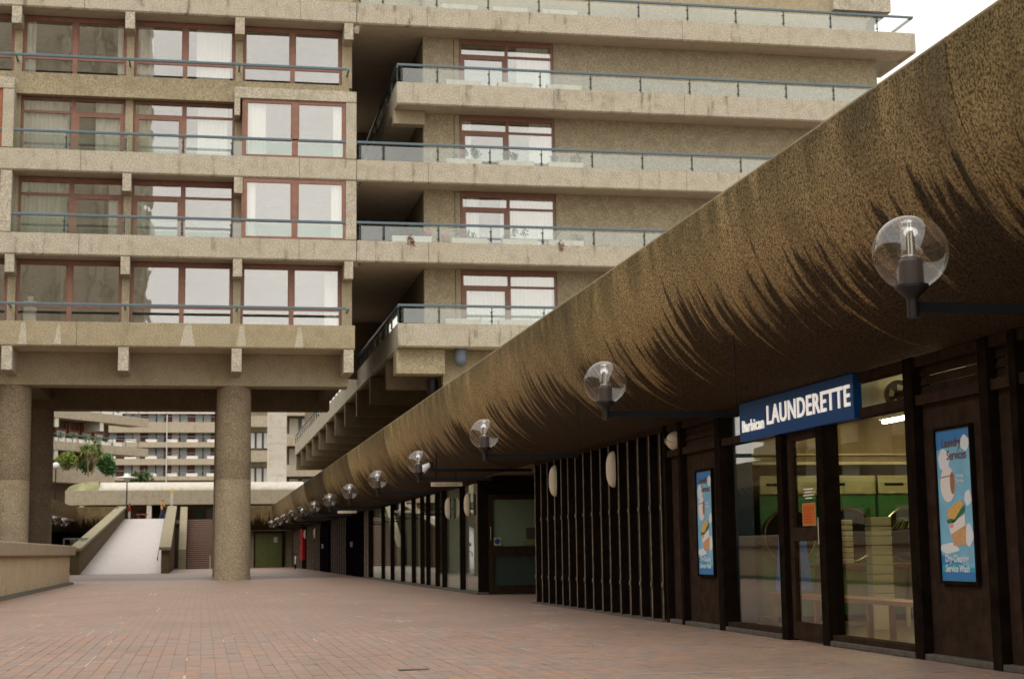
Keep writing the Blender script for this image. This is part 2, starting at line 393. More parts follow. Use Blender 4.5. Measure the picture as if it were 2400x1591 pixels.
# ---------------------------------------------------------------- vaulted canopy (right-hand gallery)
XR, XF, ZR, ZF = 5.30, 6.95, 4.77, 2.93
def arc(n=18):
    return [(XF-(XF-XR)*math.cos(a), ZR-(ZR-ZF)*math.sin(a)) for a in [PI/2*i/n for i in range(n+1)]]
can = thing('vaulted_canopy', 'long dark stained concrete canopy curving out over the shopfronts on the right', 'canopy', (XF, 60, 0))
seams = [-6, 10.2, 22.15, 34.5, 46.5, 58.6, 71.5, 84, 97, 110, 124.0]
def vault_seg(y0, y1, parent, mat=V_Y, far=False):
    P = arc(); mb = MB(); ys = [y0+.012, y1-.012] if not far else [y0+.012, y1]
    n = 0
    for yy in ys:
        for x, z in P: mb.v.append((x, yy + ((x-XR) if (far and yy == y1) else 0), z))
    k = len(P)
    for i in range(k-1): mb.f.append((i, i+1, k+i+1, k+i))
    # lip, upstand and hollow back
    b = len(mb.v)
    for yy in ys: mb.v += [(XR, yy, ZR), (XR+.02, yy, ZR+.03), (XR+.25, yy, ZR+.03), (XR+.25, yy, ZR-.75), (XF+.02, yy, ZR-.75)]
    for i in range(4): mb.f.append((b+i, b+5+i, b+6+i, b+1+i))
    mb.f.append(tuple(range(0, k)) + (b+4, b+3, b+2, b+1)); mb.f.append(tuple(range(2*k-1, k-1, -1)) + (b+6, b+7, b+8, b+9))
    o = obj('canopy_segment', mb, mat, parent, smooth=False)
    for p in o.data.polygons[:k-1]: p.use_smooth = True
    return o
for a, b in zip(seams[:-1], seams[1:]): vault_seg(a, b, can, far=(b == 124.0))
obj('joint_filler', MB().prism([(XR+.03,ZR)]+[(x+.03, z+.02) for x, z in arc(12)][1:]+[(XF+.1, ZF+.05),(XF+.1,ZR-.2),(XR+.2,ZR-.2)], 'y', -6, 123.9), C_DARK, can)
obj('roof_deck', MB().box(6.3, 13, -6, 126, ZR-1.0, ZR-.78), C_WALL, can)

# far cross canopy over the green doors, and the left-hand one
def cross(x0, x1, yr, parent, name='canopy_segment'):
    mb = MB(); P = [(yr+(x-XR), z) for x, z in arc()]
    k = len(P)
    for xx in (x0, x1):
        for yy, z in P: mb.v.append((xx, yy, z))
    for i in range(k-1): mb.f.append((k+i, k+i+1, i+1, i))
    mb.box(min(x0,x1), max(x0,x1), yr, yr+.3, ZR+.001, ZR+.03)
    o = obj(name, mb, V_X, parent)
    for p in o.data.polygons[:k-1]: p.use_smooth = True
    return o
cr = thing('cross_canopy', 'far end of the curved canopy turning left above the green doors', 'canopy', (3, 125.6, 0))
cross(1.0, XR, 124.0, cr)
# mitred corner piece
mb = MB(); P = arc(); k = len(P)
for x, z in P: mb.v.append((x, 124.0+(x-XR), z))
for x, z in P: mb.v.append((XR, 124.0+(x-XR), z))
for i in range(k-1): mb.f.append((k+i, k+i+1, i+1, i))
o = obj('corner_segment', mb, V_X, cr, smooth=True)
obj('end_wall', MB().box(6.34, 9, 125.68, 126.0, 0, 2.93).box(1.0, 4.05, 125.66, 126.0, 0, 2.93).box(1.0, 8, 125.67, 126.0, 2.72, 3.0), C_DARK, cr)
gd = thing('green_double_door', 'pair of olive green metal doors closing the far end of the arcade', 'door', (5.1, 125.6, 0))
GREEN = plain('olive_green_paint', (.058, .066, .010), .5, noise=.15, nscale=3)
obj('door_leaf', MB().box(4.1, 5.09, 125.5, 125.6, .05, 2.7), GREEN, gd); obj('door_leaf', MB().box(5.11, 6.2, 125.5, 125.6, .05, 2.7), GREEN, gd)
obj('door_frame', MB().box(4.0, 4.09, 125.45, 125.62, 0, 2.8).box(6.21, 6.35, 125.45, 125.62, 0, 2.8).box(4.09, 6.21, 125.45, 125.62, 2.71, 2.8), BLK, gd)
obj('notice', MB().box(5.55, 5.85, 125.47, 125.49, 1.95, 2.4), plain('grey_notice', (.3,.3,.27), .7), gd)

# ---------------------------------------------------------------- shop line solids behind the fronts
sb = thing('arcade_wall', 'dark back wall, floor and ceiling of the shops under the canopy', 'wall', (9.0, 60, 0))
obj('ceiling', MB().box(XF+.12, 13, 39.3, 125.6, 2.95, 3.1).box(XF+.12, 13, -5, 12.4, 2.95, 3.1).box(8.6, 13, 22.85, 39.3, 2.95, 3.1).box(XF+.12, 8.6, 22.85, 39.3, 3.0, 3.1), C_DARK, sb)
obj('wall_backing', MB().box(8.9, 9.1, 39.4, 125.6, 0, 2.95).box(7.3, 7.5, 22.85, 32.25, 0, 3.0).box(7.5, 13, 32.0, 32.25, 0, 2.95).box(7.3, 7.5, -5, 12.4, 0, 2.95), ROOMD, sb)
obj('canopy_soffit_strip', MB().box(XF-.0, XF+.12, -5, 125.6, 2.935, 3.0), C_DARK, sb)

# ---------------------------------------------------------------- launderette
la = thing('launderette_shopfront', 'dark framed launderette shopfront with lit plate glass windows, glass door and brown side panels', 'shopfront', (XF, 17.6, 0))
def vpost(y0, y1, z0=0, z1=2.93, x0=6.83, x1=7.03, mat=BLK, name='post', parent=la): return obj(name, MB().box(x0, x1, y0, y1, z0, z1), mat, parent, bevel=.006)
for a, b in ((22.62, 22.75), (21.86, 21.98), (20.08, 20.30), (17.80, 17.98), (16.53, 16.72), (14.20, 14.40), (12.70, 12.86), (12.2,12.32), (9.9,10.1), (7.6,7.8), (5.2,5.4)):
    vpost(a, b)
def hbar(y0, y1, z0, z1, x0=6.86, x1=7.0, mat=BLK, name='rail', parent=la): return obj(name, MB().box(x0, x1, y0, y1, z0, z1), mat, parent, bevel=.005)
H1, H2 = (2.83, 2.93), (2.45, 2.55)
for a, b in ((21.98, 22.62), (20.30, 21.86), (17.98, 20.08), (16.72, 17.80), (14.40, 16.53), (12.86, 14.20), (12.32, 12.70), (10.1, 12.2), (7.8, 9.9)):
    hbar(a, b, *H1, mat=BLK2); hbar(a, b, *H2, mat=BLK2)
# brown infill panels
for a, b in ((21.98, 22.62), (20.30, 21.86), (12.86, 14.20), (12.32, 12.70), (10.1, 12.2), (7.8, 9.9)):
    obj('panel', MB().box(6.93, 6.97, a+.01, b-.01, .06, 2.45), BLK2, la)
    for q in range(3):
        z0 = 2.555 + q*.092
        obj('board', MB().prism([(6.915, z0), (6.955, z0), (6.955, z0+.086), (6.94, z0+.086)], 'y', a+.01, b-.01), BLK2, la)
obj('sill', MB().box(6.84, 7.1, 18.0, 22.8, 0, .06).box(6.84, 7.1, 7.0, 16.6, 0, .06), SILL, la, bevel=.01)
obj('sill_rail', MB().box(6.87, 7.02, 17.99, 20.07, .06, .12), BLK2, la); obj('sill_rail', MB().box(6.87, 7.02, 14.41, 16.52, .06, .12), BLK2, la)
# plate glass
obj('window_pane', MB().box(6.945, 6.953, 17.98, 20.08, .12, 2.45), GL_SHOP, la)
obj('window_pane', MB().box(6.945, 6.953, 14.40, 16.53, .12, 2.45), GL_SHOP, la)
obj('transom_pane', MB().box(6.945, 6.953, 17.98, 20.08, 2.55, 2.83), GL_SHOP, la)
obj('transom_pane', MB().box(6.945, 6.953, 14.40, 16.53, 2.55, 2.83), GL_SHOP, la)
obj('transom_pane', MB().box(6.945, 6.953, 16.72, 17.80, 2.55, 2.83), GL_SHOP, la)
# door leaf
dd = obj('door', MB().box(6.90, 6.95, 17.68, 17.79, .02, 2.44).box(6.90, 6.95, 16.73, 16.83, .02, 2.44).box(6.90, 6.95, 16.83, 17.68, .02, .22)
         .box(6.90, 6.95, 16.83, 17.68, 1.16, 1.32).box(6.90, 6.95, 16.83, 17.68, 2.34, 2.44), BLK2, la, bevel=.004)
obj('door_pane', MB().box(6.92, 6.928, 16.83, 17.68, .22, 1.16), GL_SHOP, dd)
obj('door_pane', MB().box(6.92, 6.928, 16.83, 17.68, 1.32, 2.34), GL_SHOP, dd)
obj('door_handle', MB().tube((6.86,16.79,1.12),(6.86,16.79,1.42),.012).box(6.86,6.9,16.78,16.8,1.13,1.15).box(6.86,6.9,16.78,16.8,1.39,1.41), plain('brushed_steel', (.5,.45,.42), .3, metal=.9), dd)
obj('opening_hours', MB().box(6.90,6.903,17.02,17.30,1.75,1.765).box(6.90,6.903,17.04,17.28,1.715,1.73).box(6.90,6.903,17.0,17.32,1.68,1.695).box(6.90,6.903,17.06,17.26,1.645,1.66), WHITEP, dd)
def text(body, size, loc, mat, parent, ext=.004, off=0.0, sx=1.0, shear=0.0, name='lettering', face='-x', align='LEFT', spacing=1.0, fit=None):
    cu = bpy.data.curves.new(name, 'FONT'); cu.body = body; cu.size = size; cu.extrude = ext; cu.offset = off; cu.shear = shear
    cu.align_x = align; cu.space_character = spacing; cu.resolution_u = 3
    tmp = bpy.data.objects.new(name, cu); me = bpy.data.meshes.new_from_object(tmp); bpy.data.objects.remove(tmp)
    me.name = name; me.materials.clear(); me.materials.append(mat)
    if fit:
        xs = [v.co.x for v in me.vertices]; zs = [v.co.y for v in me.vertices]; x0, y0 = min(xs), min(zs)
        kx, ky = fit[0]/(max(xs)-x0), fit[1]/(max(zs)-y0)
        for v in me.vertices: v.co.x = (v.co.x-x0)*kx; v.co.y = (v.co.y-y0)*ky
        sx = 1
    o = bpy.data.objects.new(name, me); COL.objects.link(o)
    if parent: o.parent = parent
    o.location = Vector(loc) - wloc(parent)
    o.rotation_euler = (PI/2, 0, -PI/2) if face == '-x' else (PI/2, 0, 0)
    o.scale = (sx, 1, 1)
    return o
# orange notice
on_ = thing('orange_notice', 'orange printed notice stuck inside the launderette door glass', 'notice', (6.93, 17.23, 1.33))
obj('border', MB().box(6.930, 6.932, 17.04, 17.44, 1.335, 1.60), plain('pale_orange_border', (.8,.45,.25), .7), on_)
obj('face', MB().box(6.9275, 6.9295, 17.065, 17.415, 1.35, 1.585), plain('orange_print', (.75, .16, .015), .7, noise=.2, nscale=60), on_)
for i in range(6): obj('print_line', MB().box(6.9262, 6.9272, 17.10+random.random()*.08, 17.38, 1.375+i*.033, 1.381+i*.033), plain('red_print', (.45,.06,.01), .7), on_)

# blue sign
sg = thing('launderette_sign', 'blue box sign lettered Barbican LAUNDERETTE above the shop door', 'sign', (6.9, 17.35, 2.45))
obj('sign_box', MB().box(6.80, 6.90, 15.54, 19.16, 2.44, 2.93), BLUE, sg, bevel=.008)
WL = emit('white_sign_letters', (1.0, .96, .88), .35)
text('LAUNDERETTE', .335, (6.792, 18.13, 2.58), WL, sg, .006, .005, spacing=1.08, fit=(2.52, .235))
text('Barbican', .165, (6.792, 19.03, 2.55), WL, sg, .006, .003, spacing=1.05, fit=(.78, .15))

# posters
sky_b = plain('poster_sky_blue', (.20, .50, .72), .4, noise=.15, nscale=5); deep = plain('poster_deep_blue', (.02, .20, .52), .4)
cloud = plain('poster_cloud_white', (.75, .80, .86), .5); mrn = plain('poster_maroon_text', (.16, .05, .05), .6); ltx = plain('poster_pale_text', (.75,.85,.92), .5)
wick = plain('wicker_orange', (.62, .34, .16), .7, noise=.3, nscale=80); towel = plain('towel_gold', (.68, .40, .10), .8, noise=.2, nscale=50); tgr = plain('towel_green', (.02,.16,.07), .8)
teal = plain('poster_teal', (.04,.35,.50), .5)
def blob(pts, x, mat, parent, name, cy, cz, s=1.0):
    mb = MB(); n = len(pts); mb.v = [(x, cy - p[0]*s, cz + p[1]*s) for p in pts]; mb.f = [tuple(range(n))]
    return obj(name, mb, mat, parent)
def ell(a, b, n=24, wob=0, ph=0): return [(a*math.cos(t)*(1+wob*math.sin(5*t+ph)), b*math.sin(t)*(1+wob*math.sin(4*t+ph))) for t in [2*PI*i/n for i in range(n)]]
def poster(y0, y1, z0, z1, label, full):
    p = thing('poster', label, 'poster', (6.92, (y0+y1)/2, z0), 'laundry posters')
    obj('frame', MB().box(6.885, 6.93, y0-.03, y1+.03, z1, z1+.03).box(6.885, 6.93, y0-.03, y1+.03, z0-.03, z0).box(6.885, 6.93, y1, y1+.03, z0, z1).box(6.885, 6.93, y0-.03, y0, z0, z1), BLK, p)
    obj('print', MB().box(6.90, 6.925, y0, y1, z0, z1), sky_b, p)
    W, Hh = y1-y0, z1-z0; cy = (y0+y1)/2
    X = 6.899
    def B(pts, m, nm, u, v, lvl=0): return blob(pts, X - .0006*lvl, m, p, nm, y1 - u*W, z0 + v*Hh)
    # corner waves (clipped to the sheet)
    B([(-.49*W,.0),(.49*W,0),(.49*W,-.06*Hh),(.2*W,-.10*Hh),(-.1*W,-.09*Hh),(-.49*W,-.13*Hh)], deep, 'blue_corner', .5, .998, 1)
    B([(-.49*W,0),(.49*W,0),(.49*W,.05*Hh),(.2*W,.10*Hh),(-.1*W,.13*Hh),(-.49*W,.17*Hh)], deep, 'blue_wave', .5, .002, 1)
    B([(-.49*W,0),(.49*W,0),(.49*W,.025*Hh),(.15*W,.04*Hh),(-.1*W,.065*Hh),(-.49*W,.04*Hh)], teal, 'lower_wave', .5, .06, 2)
    B(ell(.17*W, .075*Hh, 24, .08), cloud, 'cloud', .22, .80, 2); B(ell(.13*W,.05*Hh,24,.1,1), cloud, 'cloud', .84, .90, 2)
    B(ell(.14*W,.07*Hh,24,.1,2), cloud, 'cloud', .83, .30, 2); B(ell(.28*W,.035*Hh,24,.12,3), cloud, 'cloud', .25, .215, 2)
    B(ell(.10*W,.05*Hh,24,.12,3), cloud, 'cloud', .86, .54, 2)
    # hanging shirts oval
    B(ell(.22*W, .12*Hh), plain('pale_pink_cloth', (.80,.74,.74), .7), 'shirts_oval', .30, .64, 3)
    B(ell(.07*W, .075*Hh), plain('rust_cloth', (.35,.15,.07), .7), 'shirt', .44, .645, 4)
    B([(-.04*W,.09*Hh),(.03*W,.09*Hh),(.05*W,-.10*Hh),(-.02*W,-.10*Hh)], WHITEP, 'shirt', .29, .63, 4)
    B([(-.2*W,.004*Hh),(.17*W,.014*Hh),(.17*W,.008*Hh),(-.2*W,-.002*Hh)], mrn, 'hanger_rail', .30, .685, 5)
    # basket of towels
    B([(-.20*W,.05*Hh),(.25*W,.09*Hh),(.22*W,-.05*Hh),(-.13*W,-.055*Hh)], wick, 'basket', .52, .285, 3)
    B([(-.26*W,.03*Hh),(.24*W,.09*Hh),(.24*W,.02*Hh),(-.2*W,-.04*Hh)], plain('towel_white', (.8,.76,.74), .8), 'towel', .52, .345, 4)
    B([(-.28*W,-.035*Hh),(-.1*W,-.02*Hh),(.27*W,.06*Hh),(.25*W,.02*Hh),(-.05*W,-.05*Hh),(-.25*W,-.06*Hh)], tgr, 'towel', .50, .435, 4)
    B([(-.26*W,-.03*Hh),(-.05*W,-.04*Hh),(.22*W,.05*Hh),(.20*W,.085*Hh),(.02*W,.07*Hh),(-.24*W,.02*Hh)], towel, 'towel', .50, .445, 5)
    B(ell(.07*W,.018*Hh), plain('towel_pink', (.75,.35,.30), .8), 'towel', .35, .365, 5)
    xt = 6.8955
    t1, t2, t3, t4 = ('Laundry', 'Services', 'Dry-Cleaning', 'Service Wash')
    text(t1, .125 if full else .12, (xt, y1-.16*W, z0+.885*Hh), mrn, p, .0005, .001, .95, .12)
    text(t2, .125 if full else .12, (xt, y1-.30*W, z0+.80*Hh), mrn, p, .0005, .001, .95, .12)
    text('Ironing\nService', .05, (xt, y1-.56*W, z0+.68*Hh), ltx, p, .0005, .0005)
    text(t3, .095, (xt, y1-.12*W, z0+.125*Hh), ltx, p, .0005, .002, .9, .12)
    text(t4, .095, (xt, y1-.12*W, z0+.060*Hh), ltx, p, .0005, .002, .9, .12)
    return p
poster(13.20, 13.88, .76, 2.17, 'tall blue laundry services poster on the brown panel right of the shop window', True)
poster(20.66, 21.33, .73, 2.16, 'tall blue laundry poster on the narrow brown panel left of the shop window', False)

# alarm box and oval lights
al = thing('alarm_box', 'cream oval alarm bell box high on the dark panel beside the slatted screen', 'alarm', (6.9, 22.3, 2.67))
def pillow(cx, cy, cz, dx, hy, hz, p=2.6, seg=24, rings=8, face=-1):
    """superellipse dome on the wall, bulging towards -x (or -y when face is 'y')"""
    mb = MB()
    for r in range(rings+1):
        a = PI/2*r/rings; k = math.cos(a)**.8 if r < rings else .001; d = math.sin(a)
        for i in range(seg):
            t = 2*PI*i/seg; c, s = math.cos(t), math.sin(t)
            yy = math.copysign(abs(c)**(2/p), c)*hy*k; zz = math.copysign(abs(s)**(2/p), s)*hz*k
            mb.v.append((cx - d*dx, cy + yy, cz + zz) if face == -1 else (cx + yy, cy - d*dx, cz + zz))
    for r in range(rings):
        for i in range(seg):
            j = (i+1) % seg; mb.f.append((r*seg+i, r*seg+j, (r+1)*seg+j, (r+1)*seg+i))
    mb.f.append(tuple(rings*seg+i for i in range(seg)))
    return mb
obj('cover', pillow(6.93, 22.30, 2.68, .16, .15, .15, 2.0), CREAMP, al, smooth=True)
obj('bell_grille', pillow(6.82, 22.44, 2.68, .04, .05, .06, 2.0), plain('grey_grille', (.18,.17,.16), .5), al, smooth=True)
obj('swoosh_line', MB().tube((6.79,22.40,2.74),(6.765,22.30,2.69),.005).tube((6.765,22.30,2.69),(6.80,22.19,2.655),.005), BLK, al)
def oval(x, y, z, label, face=-1, h=.31):
    t = thing('oval_light', label, 'wall light', (x, y, z), 'oval wall lights')
    obj('diffuser', pillow(x, y, z, .125, .135, h, 3.0, face=face), CREAMP, t, smooth=True)
    if face == -1: obj('back_plate', MB().box(x, x+.03, y-.13, y+.13, z-h+.03, z+h-.03), BLK, t)
    return t
oval(6.86, 25.75, 2.44, 'cream oval wall light on the slatted screen, nearer the launderette')
oval(6.86, 30.25, 2.45, 'cream oval wall light near the far end of the slatted screen')
oval(6.86, 40.6, 2.30, 'cream oval wall light on the glazed front right beside the dark door')
oval(6.86, 43.9, 2.30, 'cream oval wall light on the glazed front, second from the dark door')
oval(6.86, 97.6, 2.30, 'small far cream oval wall light past the second dark doorway')
oval(6.86, 107.0, 2.35, 'farthest cream oval wall light next to the red doorway')

# ---------------------------------------------------------------- slatted screen
sc = thing('slatted_timber_screen', 'dark screen of tall vertical timber fins left of the launderette', 'screen', (XF, 27.5, 0))
obj('backing_board', MB().box(7.16, 7.2, 22.8, 32.3, 0, 2.93), BLK2, sc)
obj('head_rail', MB().box(6.87, 7.16, 22.78, 32.35, 2.86, 2.93), BLK2, sc)
obj('plinth', MB().box(6.78, 7.2, 22.8, 32.4, 0, .025), SILL, sc)
fys = [22.98, 23.58, 24.22, 24.83, 25.44, 26.07, 26.65, 27.3, 27.92, 28.54, 29.16, 29.74, 30.34, 30.98, 31.6, 32.2]
f0 = MB().prism([(6.86,-.022),(6.86,.022),(7.158,.03),(7.158,-.03)], 'z', .025, 2.857).mesh('fin', (XF, 0, 0)); f0.materials.append(BLK)
lth = MB().box(6.852, 6.862, -.03, .012, .03, 2.85).mesh('lath', (XF, 0, 0)); lth.materials.append(FIN)
br = MB().box(6.84, 6.851, -.045, .03, -.035, .035).mesh('bracket', (XF, 0, 0)); br.materials.append(FIN)
rb = MB().box(6.93, 7.158, -.09, .05, .03, 2.85).mesh('rear_batten', (XF, 0, 0)); rb.materials.append(BLK2)
for y in fys:
    f = link('fin', f0, None, sc, loc=(XF, y, 0)); f.rotation_euler = (0, 0, random.gauss(0, .01))
    link('lath', lth, None, f, loc=(XF, y, 0)); link('bracket', br, None, f, loc=(XF, y, 1.72)); link('bracket', br, None, f, loc=(XF, y, .55))
    link('rear_batten', rb, None, sc, loc=(XF, y+.31, 0))

# ---------------------------------------------------------------- recessed dark entrance
fl = thing('floodlight', 'small floodlight on a long dark arm in front of the entrance recess', 'floodlight', (5.0, 34.6, 2.9))
obj('arm', MB().box(5.0, 7.3, 34.57, 34.63, 2.86, 2.92), ARM, fl); obj('stem', MB().box(4.98, 5.06, 34.55, 34.65, 2.86, 3.08), ARM, fl)
obj('lamp_head', MB().tube((4.80,34.6,2.90),(4.97,34.6,3.02),.10,.05,seg=14), plain('pale_lamp_glass', (.6,.6,.6), .2), fl)
en = thing('dark_entrance_door', 'dark timber framed glass door in the recess between screen and glazed front', 'door', (7.9, 39.2, 0))
Y = 39.15
obj('door_frame', MB().box(6.98, 7.10, Y, Y+.1, 0, 2.95).box(8.50, 8.62, Y, Y+.1, 0, 2.95).box(7.10, 8.50, Y, Y+.1, 2.52, 2.95), BLK, en)
lf = obj('door_leaf', MB().box(7.11, 7.24, Y+.01, Y+.07, .02, 2.5).box(8.38, 8.49, Y+.01, Y+.07, .02, 2.5).box(7.24, 8.38, Y+.01, Y+.07, .02, .22)
         .box(7.24, 8.38, Y+.01, Y+.07, .96, 1.2).box(7.24, 8.38, Y+.01, Y+.07, 2.38, 2.5), BLK2, en)
obj('door_pane', MB().box(7.24, 8.38, Y+.035, Y+.043, 1.2, 2.38), GL_SHOP2, lf); obj('door_pane', MB().box(7.24, 8.38, Y+.035, Y+.043, .22, .96), GL_SHOP2, lf)
obj('blind', MB().box(7.24, 8.38, Y+.08, Y+.10, 1.2, 2.38), plain('sage_backing', (.62,.66,.53), .8), en)
obj('backing', MB().box(7.24, 8.38, Y+.08, Y+.10, .22, .96), plain('dark_sage_backing', (.14,.16,.16), .8), en)
obj('door_handle', MB().tube((7.17,Y-.04,1.35),(7.17,Y-.04,1.7),.015), plain('steel_pull', (.5,.5,.5), .3, metal=1), lf)
obj('push_sign', MB().box(7.26, 7.44, Y+.02, Y+.03, 1.23, 1.42), plain('pale_sticker', (.55,.55,.5), .6), lf)
obj('push_sign_disc', MB().tube((7.35,Y+.018,1.325),(7.35,Y+.014,1.325),.075), plain('navy_disc', (.02,.05,.2), .6), lf)
obj('sticker', MB().box(8.1, 8.33, Y+.02, Y+.03, 1.38, 1.66), plain('dark_sticker', (.06,.05,.04), .6), lf)
obj('yellow_sticker', MB().box(8.03, 8.35, Y+.02, Y+.03, 1.24, 1.32), plain('yellow_sticker', (.22,.20,.06), .6), lf)
obj('recess_wall', MB().box(8.62, 8.75, 32.3, 39.25, 0, 2.95).box(7.2, 8.62, 32.25, 32.32, 0, 2.95), BLK2, en)
cs = thing('court_sign', 'cream strip sign reading WHITE LYON COURT hung below the canopy edge', 'sign', (5.98, 38.6, 2.7))
obj('board', MB().box(5.58, 6.37, 38.6, 38.63, 2.70, 2.80), CREAMP, cs); text('1 WHITE LYON COURT', .062, (5.62, 38.598, 2.728), mrn, cs, .001, .001, .98, face='-y')
obj('hanger', MB().box(5.7, 5.72, 38.61, 38.62, 2.8, 3.6), BLK, cs); obj('hanger', MB().box(6.2, 6.22, 38.61, 38.62, 2.8, 3.2), BLK, cs)
cs = thing('far_court_sign', 'small blank cream strip sign hung under the canopy farther along', 'sign', (5.8, 64, 2.7))
obj('board', MB().box(5.4, 6.18, 64, 64.03, 2.68, 2.78), CREAMP, cs); obj('hanger', MB().box(5.6, 5.62, 64.01, 64.02, 2.78, 3.8), BLK, cs)

# ---------------------------------------------------------------- glazed front
gf = thing('glazed_shopfront', 'row of tall grey green shop windows between dark mullions beyond the entrance', 'shopfront', (XF, 52, 0))
mu = [65.6, 61.25, 58.2, 55.1, 52.2, 50.1, 48.75, 46.8, 45.4, 42.15, 39.3]; mw = [.3,.2,.2,.2,.14,.08,.08,.1,.16,.18,.2]
for y, w_ in zip(mu, mw): obj('mullion', MB().box(6.88, 7.08, y-w_/2, y+w_/2, .03, 2.88), BLK, gf)
for a, b in zip(mu[:-1], mu[1:]):
    obj('window_pane', MB().box(6.946, 6.954, b+.1, a-.1, .06, 2.85), GL_SHOP2, gf)
    obj('blind', MB().box(7.065, 7.075, b+.1, a-.1, .06, 2.85), BLIND if random.random() < .6 else plain('dull_blind', (.2,.21,.17), .8), gf)
obj('head_rail', MB().box(6.84, 7.06, 39.2, 65.8, 2.85, 2.93), BLK2, gf)
obj('sill', MB().box(6.80, 7.1, 39.1, 65.8, 0, .06), SILL, gf)


# far run of fins, dark doorways and red doorway
fr = thing('far_shopfront', 'distant run of timber fins and dark doorways along the arcade', 'shopfront', (XF, 95, 0))
obj('wall_board', MB().box(7.02, 7.1, 65.8, 125.4, 0, 2.93), BLK, fr)
ff = MB().box(6.955, 7.018, -.10, .10, .02, 2.88).mesh('fin', (XF, 0, 0)); ff.materials.append(plain('grey_weathered_fin', (.22,.18,.15), .8, spec=.1, noise=.3))
for y in [67.6, 68.6] + [78.2+i*1.35 for i in range(7)] + [95.6+i*1.6 for i in range(8)] + [113.5+i*1.6 for i in range(7)]: link('fin', ff, None, fr, loc=(XF, y, 0))
for y0, y1 in ((69.5, 77.3), (88.4, 94.8)):
    d = obj('door', MB().box(6.93, 7.0, y0, y1, .02, 2.6), plain('near_black_door', (.006,.004,.005), .8, spec=0), fr)
    obj('door_sign', MB().box(6.918, 6.925, (y0+y1)/2+.3, (y0+y1)/2+1.6, 1.35, 1.6), plain('dull_blue_disc', (.10,.12,.22), .6), d)
rd = thing('red_doorway', 'bright red narrow doorway far along the arcade', 'doorway', (6.9, 110.5, 0))
obj('panel', MB().box(6.80, 6.99, 109.3, 112.0, .6, 2.75), plain('signal_red', (.34,.006,.006), .5, spec=.2), rd)
bk = thing('bicycle', 'parked bicycle leaning below the red doorway', 'bicycle', (6.4, 111.5, 0))
def wheel(cy): 
    mb = MB(); n = 20
    for i in range(n):
        a, b = 2*PI*i/n, 2*PI*(i+1)/n
        mb.tube((6.45, cy+.33*math.cos(a), .34+.33*math.sin(a)), (6.45, cy+.33*math.cos(b), .34+.33*math.sin(b)), .02, seg=5)
    for i in range(4): mb.tube((6.45, cy+.33*math.cos(i*PI/4), .34+.33*math.sin(i*PI/4)), (6.45, cy-.33*math.cos(i*PI/4), .34-.33*math.sin(i*PI/4)), .004, seg=4)
    return mb
obj('wheel', wheel(111.0), BLK, bk); obj('wheel', wheel(112.05), BLK, bk)
obj('frame', MB().tube((6.45,111.0,.34),(6.45,111.35,.85),.02).tube((6.45,111.35,.85),(6.45,111.9,.9),.02).tube((6.45,111.9,.9),(6.45,112.05,.34),.02).tube((6.45,111.45,.34),(6.45,111.9,.8),.02).tube((6.45,111.0,.34),(6.45,111.45,.34),.02).tube((6.45,111.45,.34),(6.45,111.3,.95),.02), WHITEP, bk)
obj('saddle', MB().box(6.38,6.52,111.15,111.4,.95,1.0), BLK, bk); obj('handlebar', MB().tube((6.2,111.9,1.02),(6.7,111.9,1.02),.015), BLK, bk)

# ---------------------------------------------------------------- interior of the launderette
INW = plain('buff_interior_wall', (.42, .32, .19), .8); INC = plain('cream_ceiling', (.62, .58, .42), .8)
inn = thing('launderette_room', 'lit launderette interior walls, floor and ceiling behind the plate glass', 'room', (9, 18, 0))
obj('floor', MB().box(6.98, 12.4, 12.5, 22.7, -.01, .012), plain('ochre_lino', (.26, .19, .10), .35, noise=.15, nscale=3), inn)
obj('ceiling', MB().box(7.04, 12.4, 12.5, 22.7, 2.95, 3.05), INC, inn)
obj('side_wall', MB().box(12.4, 12.5, 12.4, 22.8, 0, 3.05), INW, inn)
obj('near_wall', MB().box(7.04, 12.5, 12.4, 12.5, 0, 3.05), INW, inn)
obj('end_wall', MB().box(7.04, 12.5, 22.7, 22.8, 0, 3.05), INW, inn)
obj('bulkhead', MB().box(7.2, 12.4, 21.6, 22.7, 2.28, 2.95), plain('brown_bulkhead', (.22, .15, .075), .8, noise=.1), inn)
obj('shelf_strip', MB().box(7.2, 12.4, 21.55, 21.6, 2.28, 2.32).box(7.2, 12.4, 21.55, 21.6, 2.42, 2.44), plain('pale_trim', (.55,.50,.32), .5), inn)
obj('column', MB().box(7.25, 7.62, 21.0, 21.4, 0, 2.95), plain('blue_column', (.02, .05, .13), .4), inn)
DG = plain('dryer_green', (.035, .15, .045), .45); DC = plain('dryer_cream', (.40, .39, .22), .4); CHR = plain('chrome_ring', (.35, .32, .24), .25, metal=.9); DK = plain('drum_dark', (.008,.006,.005), .3, spec=.1)
dr0 = thing('tumble_dryer', 'green tumble dryer with round door, leftmost of the bank at the back', 'tumble dryer', (8.1, 21.6, 0), 'tumble dryers')
Yd = 21.6
obj('body', MB().box(7.66, 8.54, Yd, 22.4, .1, 1.84), DG, dr0, bevel=.01)
obj('fascia', MB().box(7.66, 8.54, Yd-.03, Yd, 1.85, 2.12), DC, dr0, bevel=.01)
obj('name_plate', MB().box(7.76, 8.06, Yd-.036, Yd-.031, 1.97, 2.01), BLK, dr0)
n = 36; mb = MB()
for i in range(n):
    a, b = 2*PI*i/n, 2*PI*(i+1)/n
    mb.tube((8.1+.39*math.cos(a), Yd-.03, 1.25+.39*math.sin(a)), (8.1+.39*math.cos(b), Yd-.03, 1.25+.39*math.sin(b)), .022, seg=6)
ringo = obj('door', mb, CHR, dr0); obj('door_glass', MB().tube((8.1, Yd-.02, 1.25), (8.1, Yd-.03, 1.25), .385, seg=36), DK, ringo)
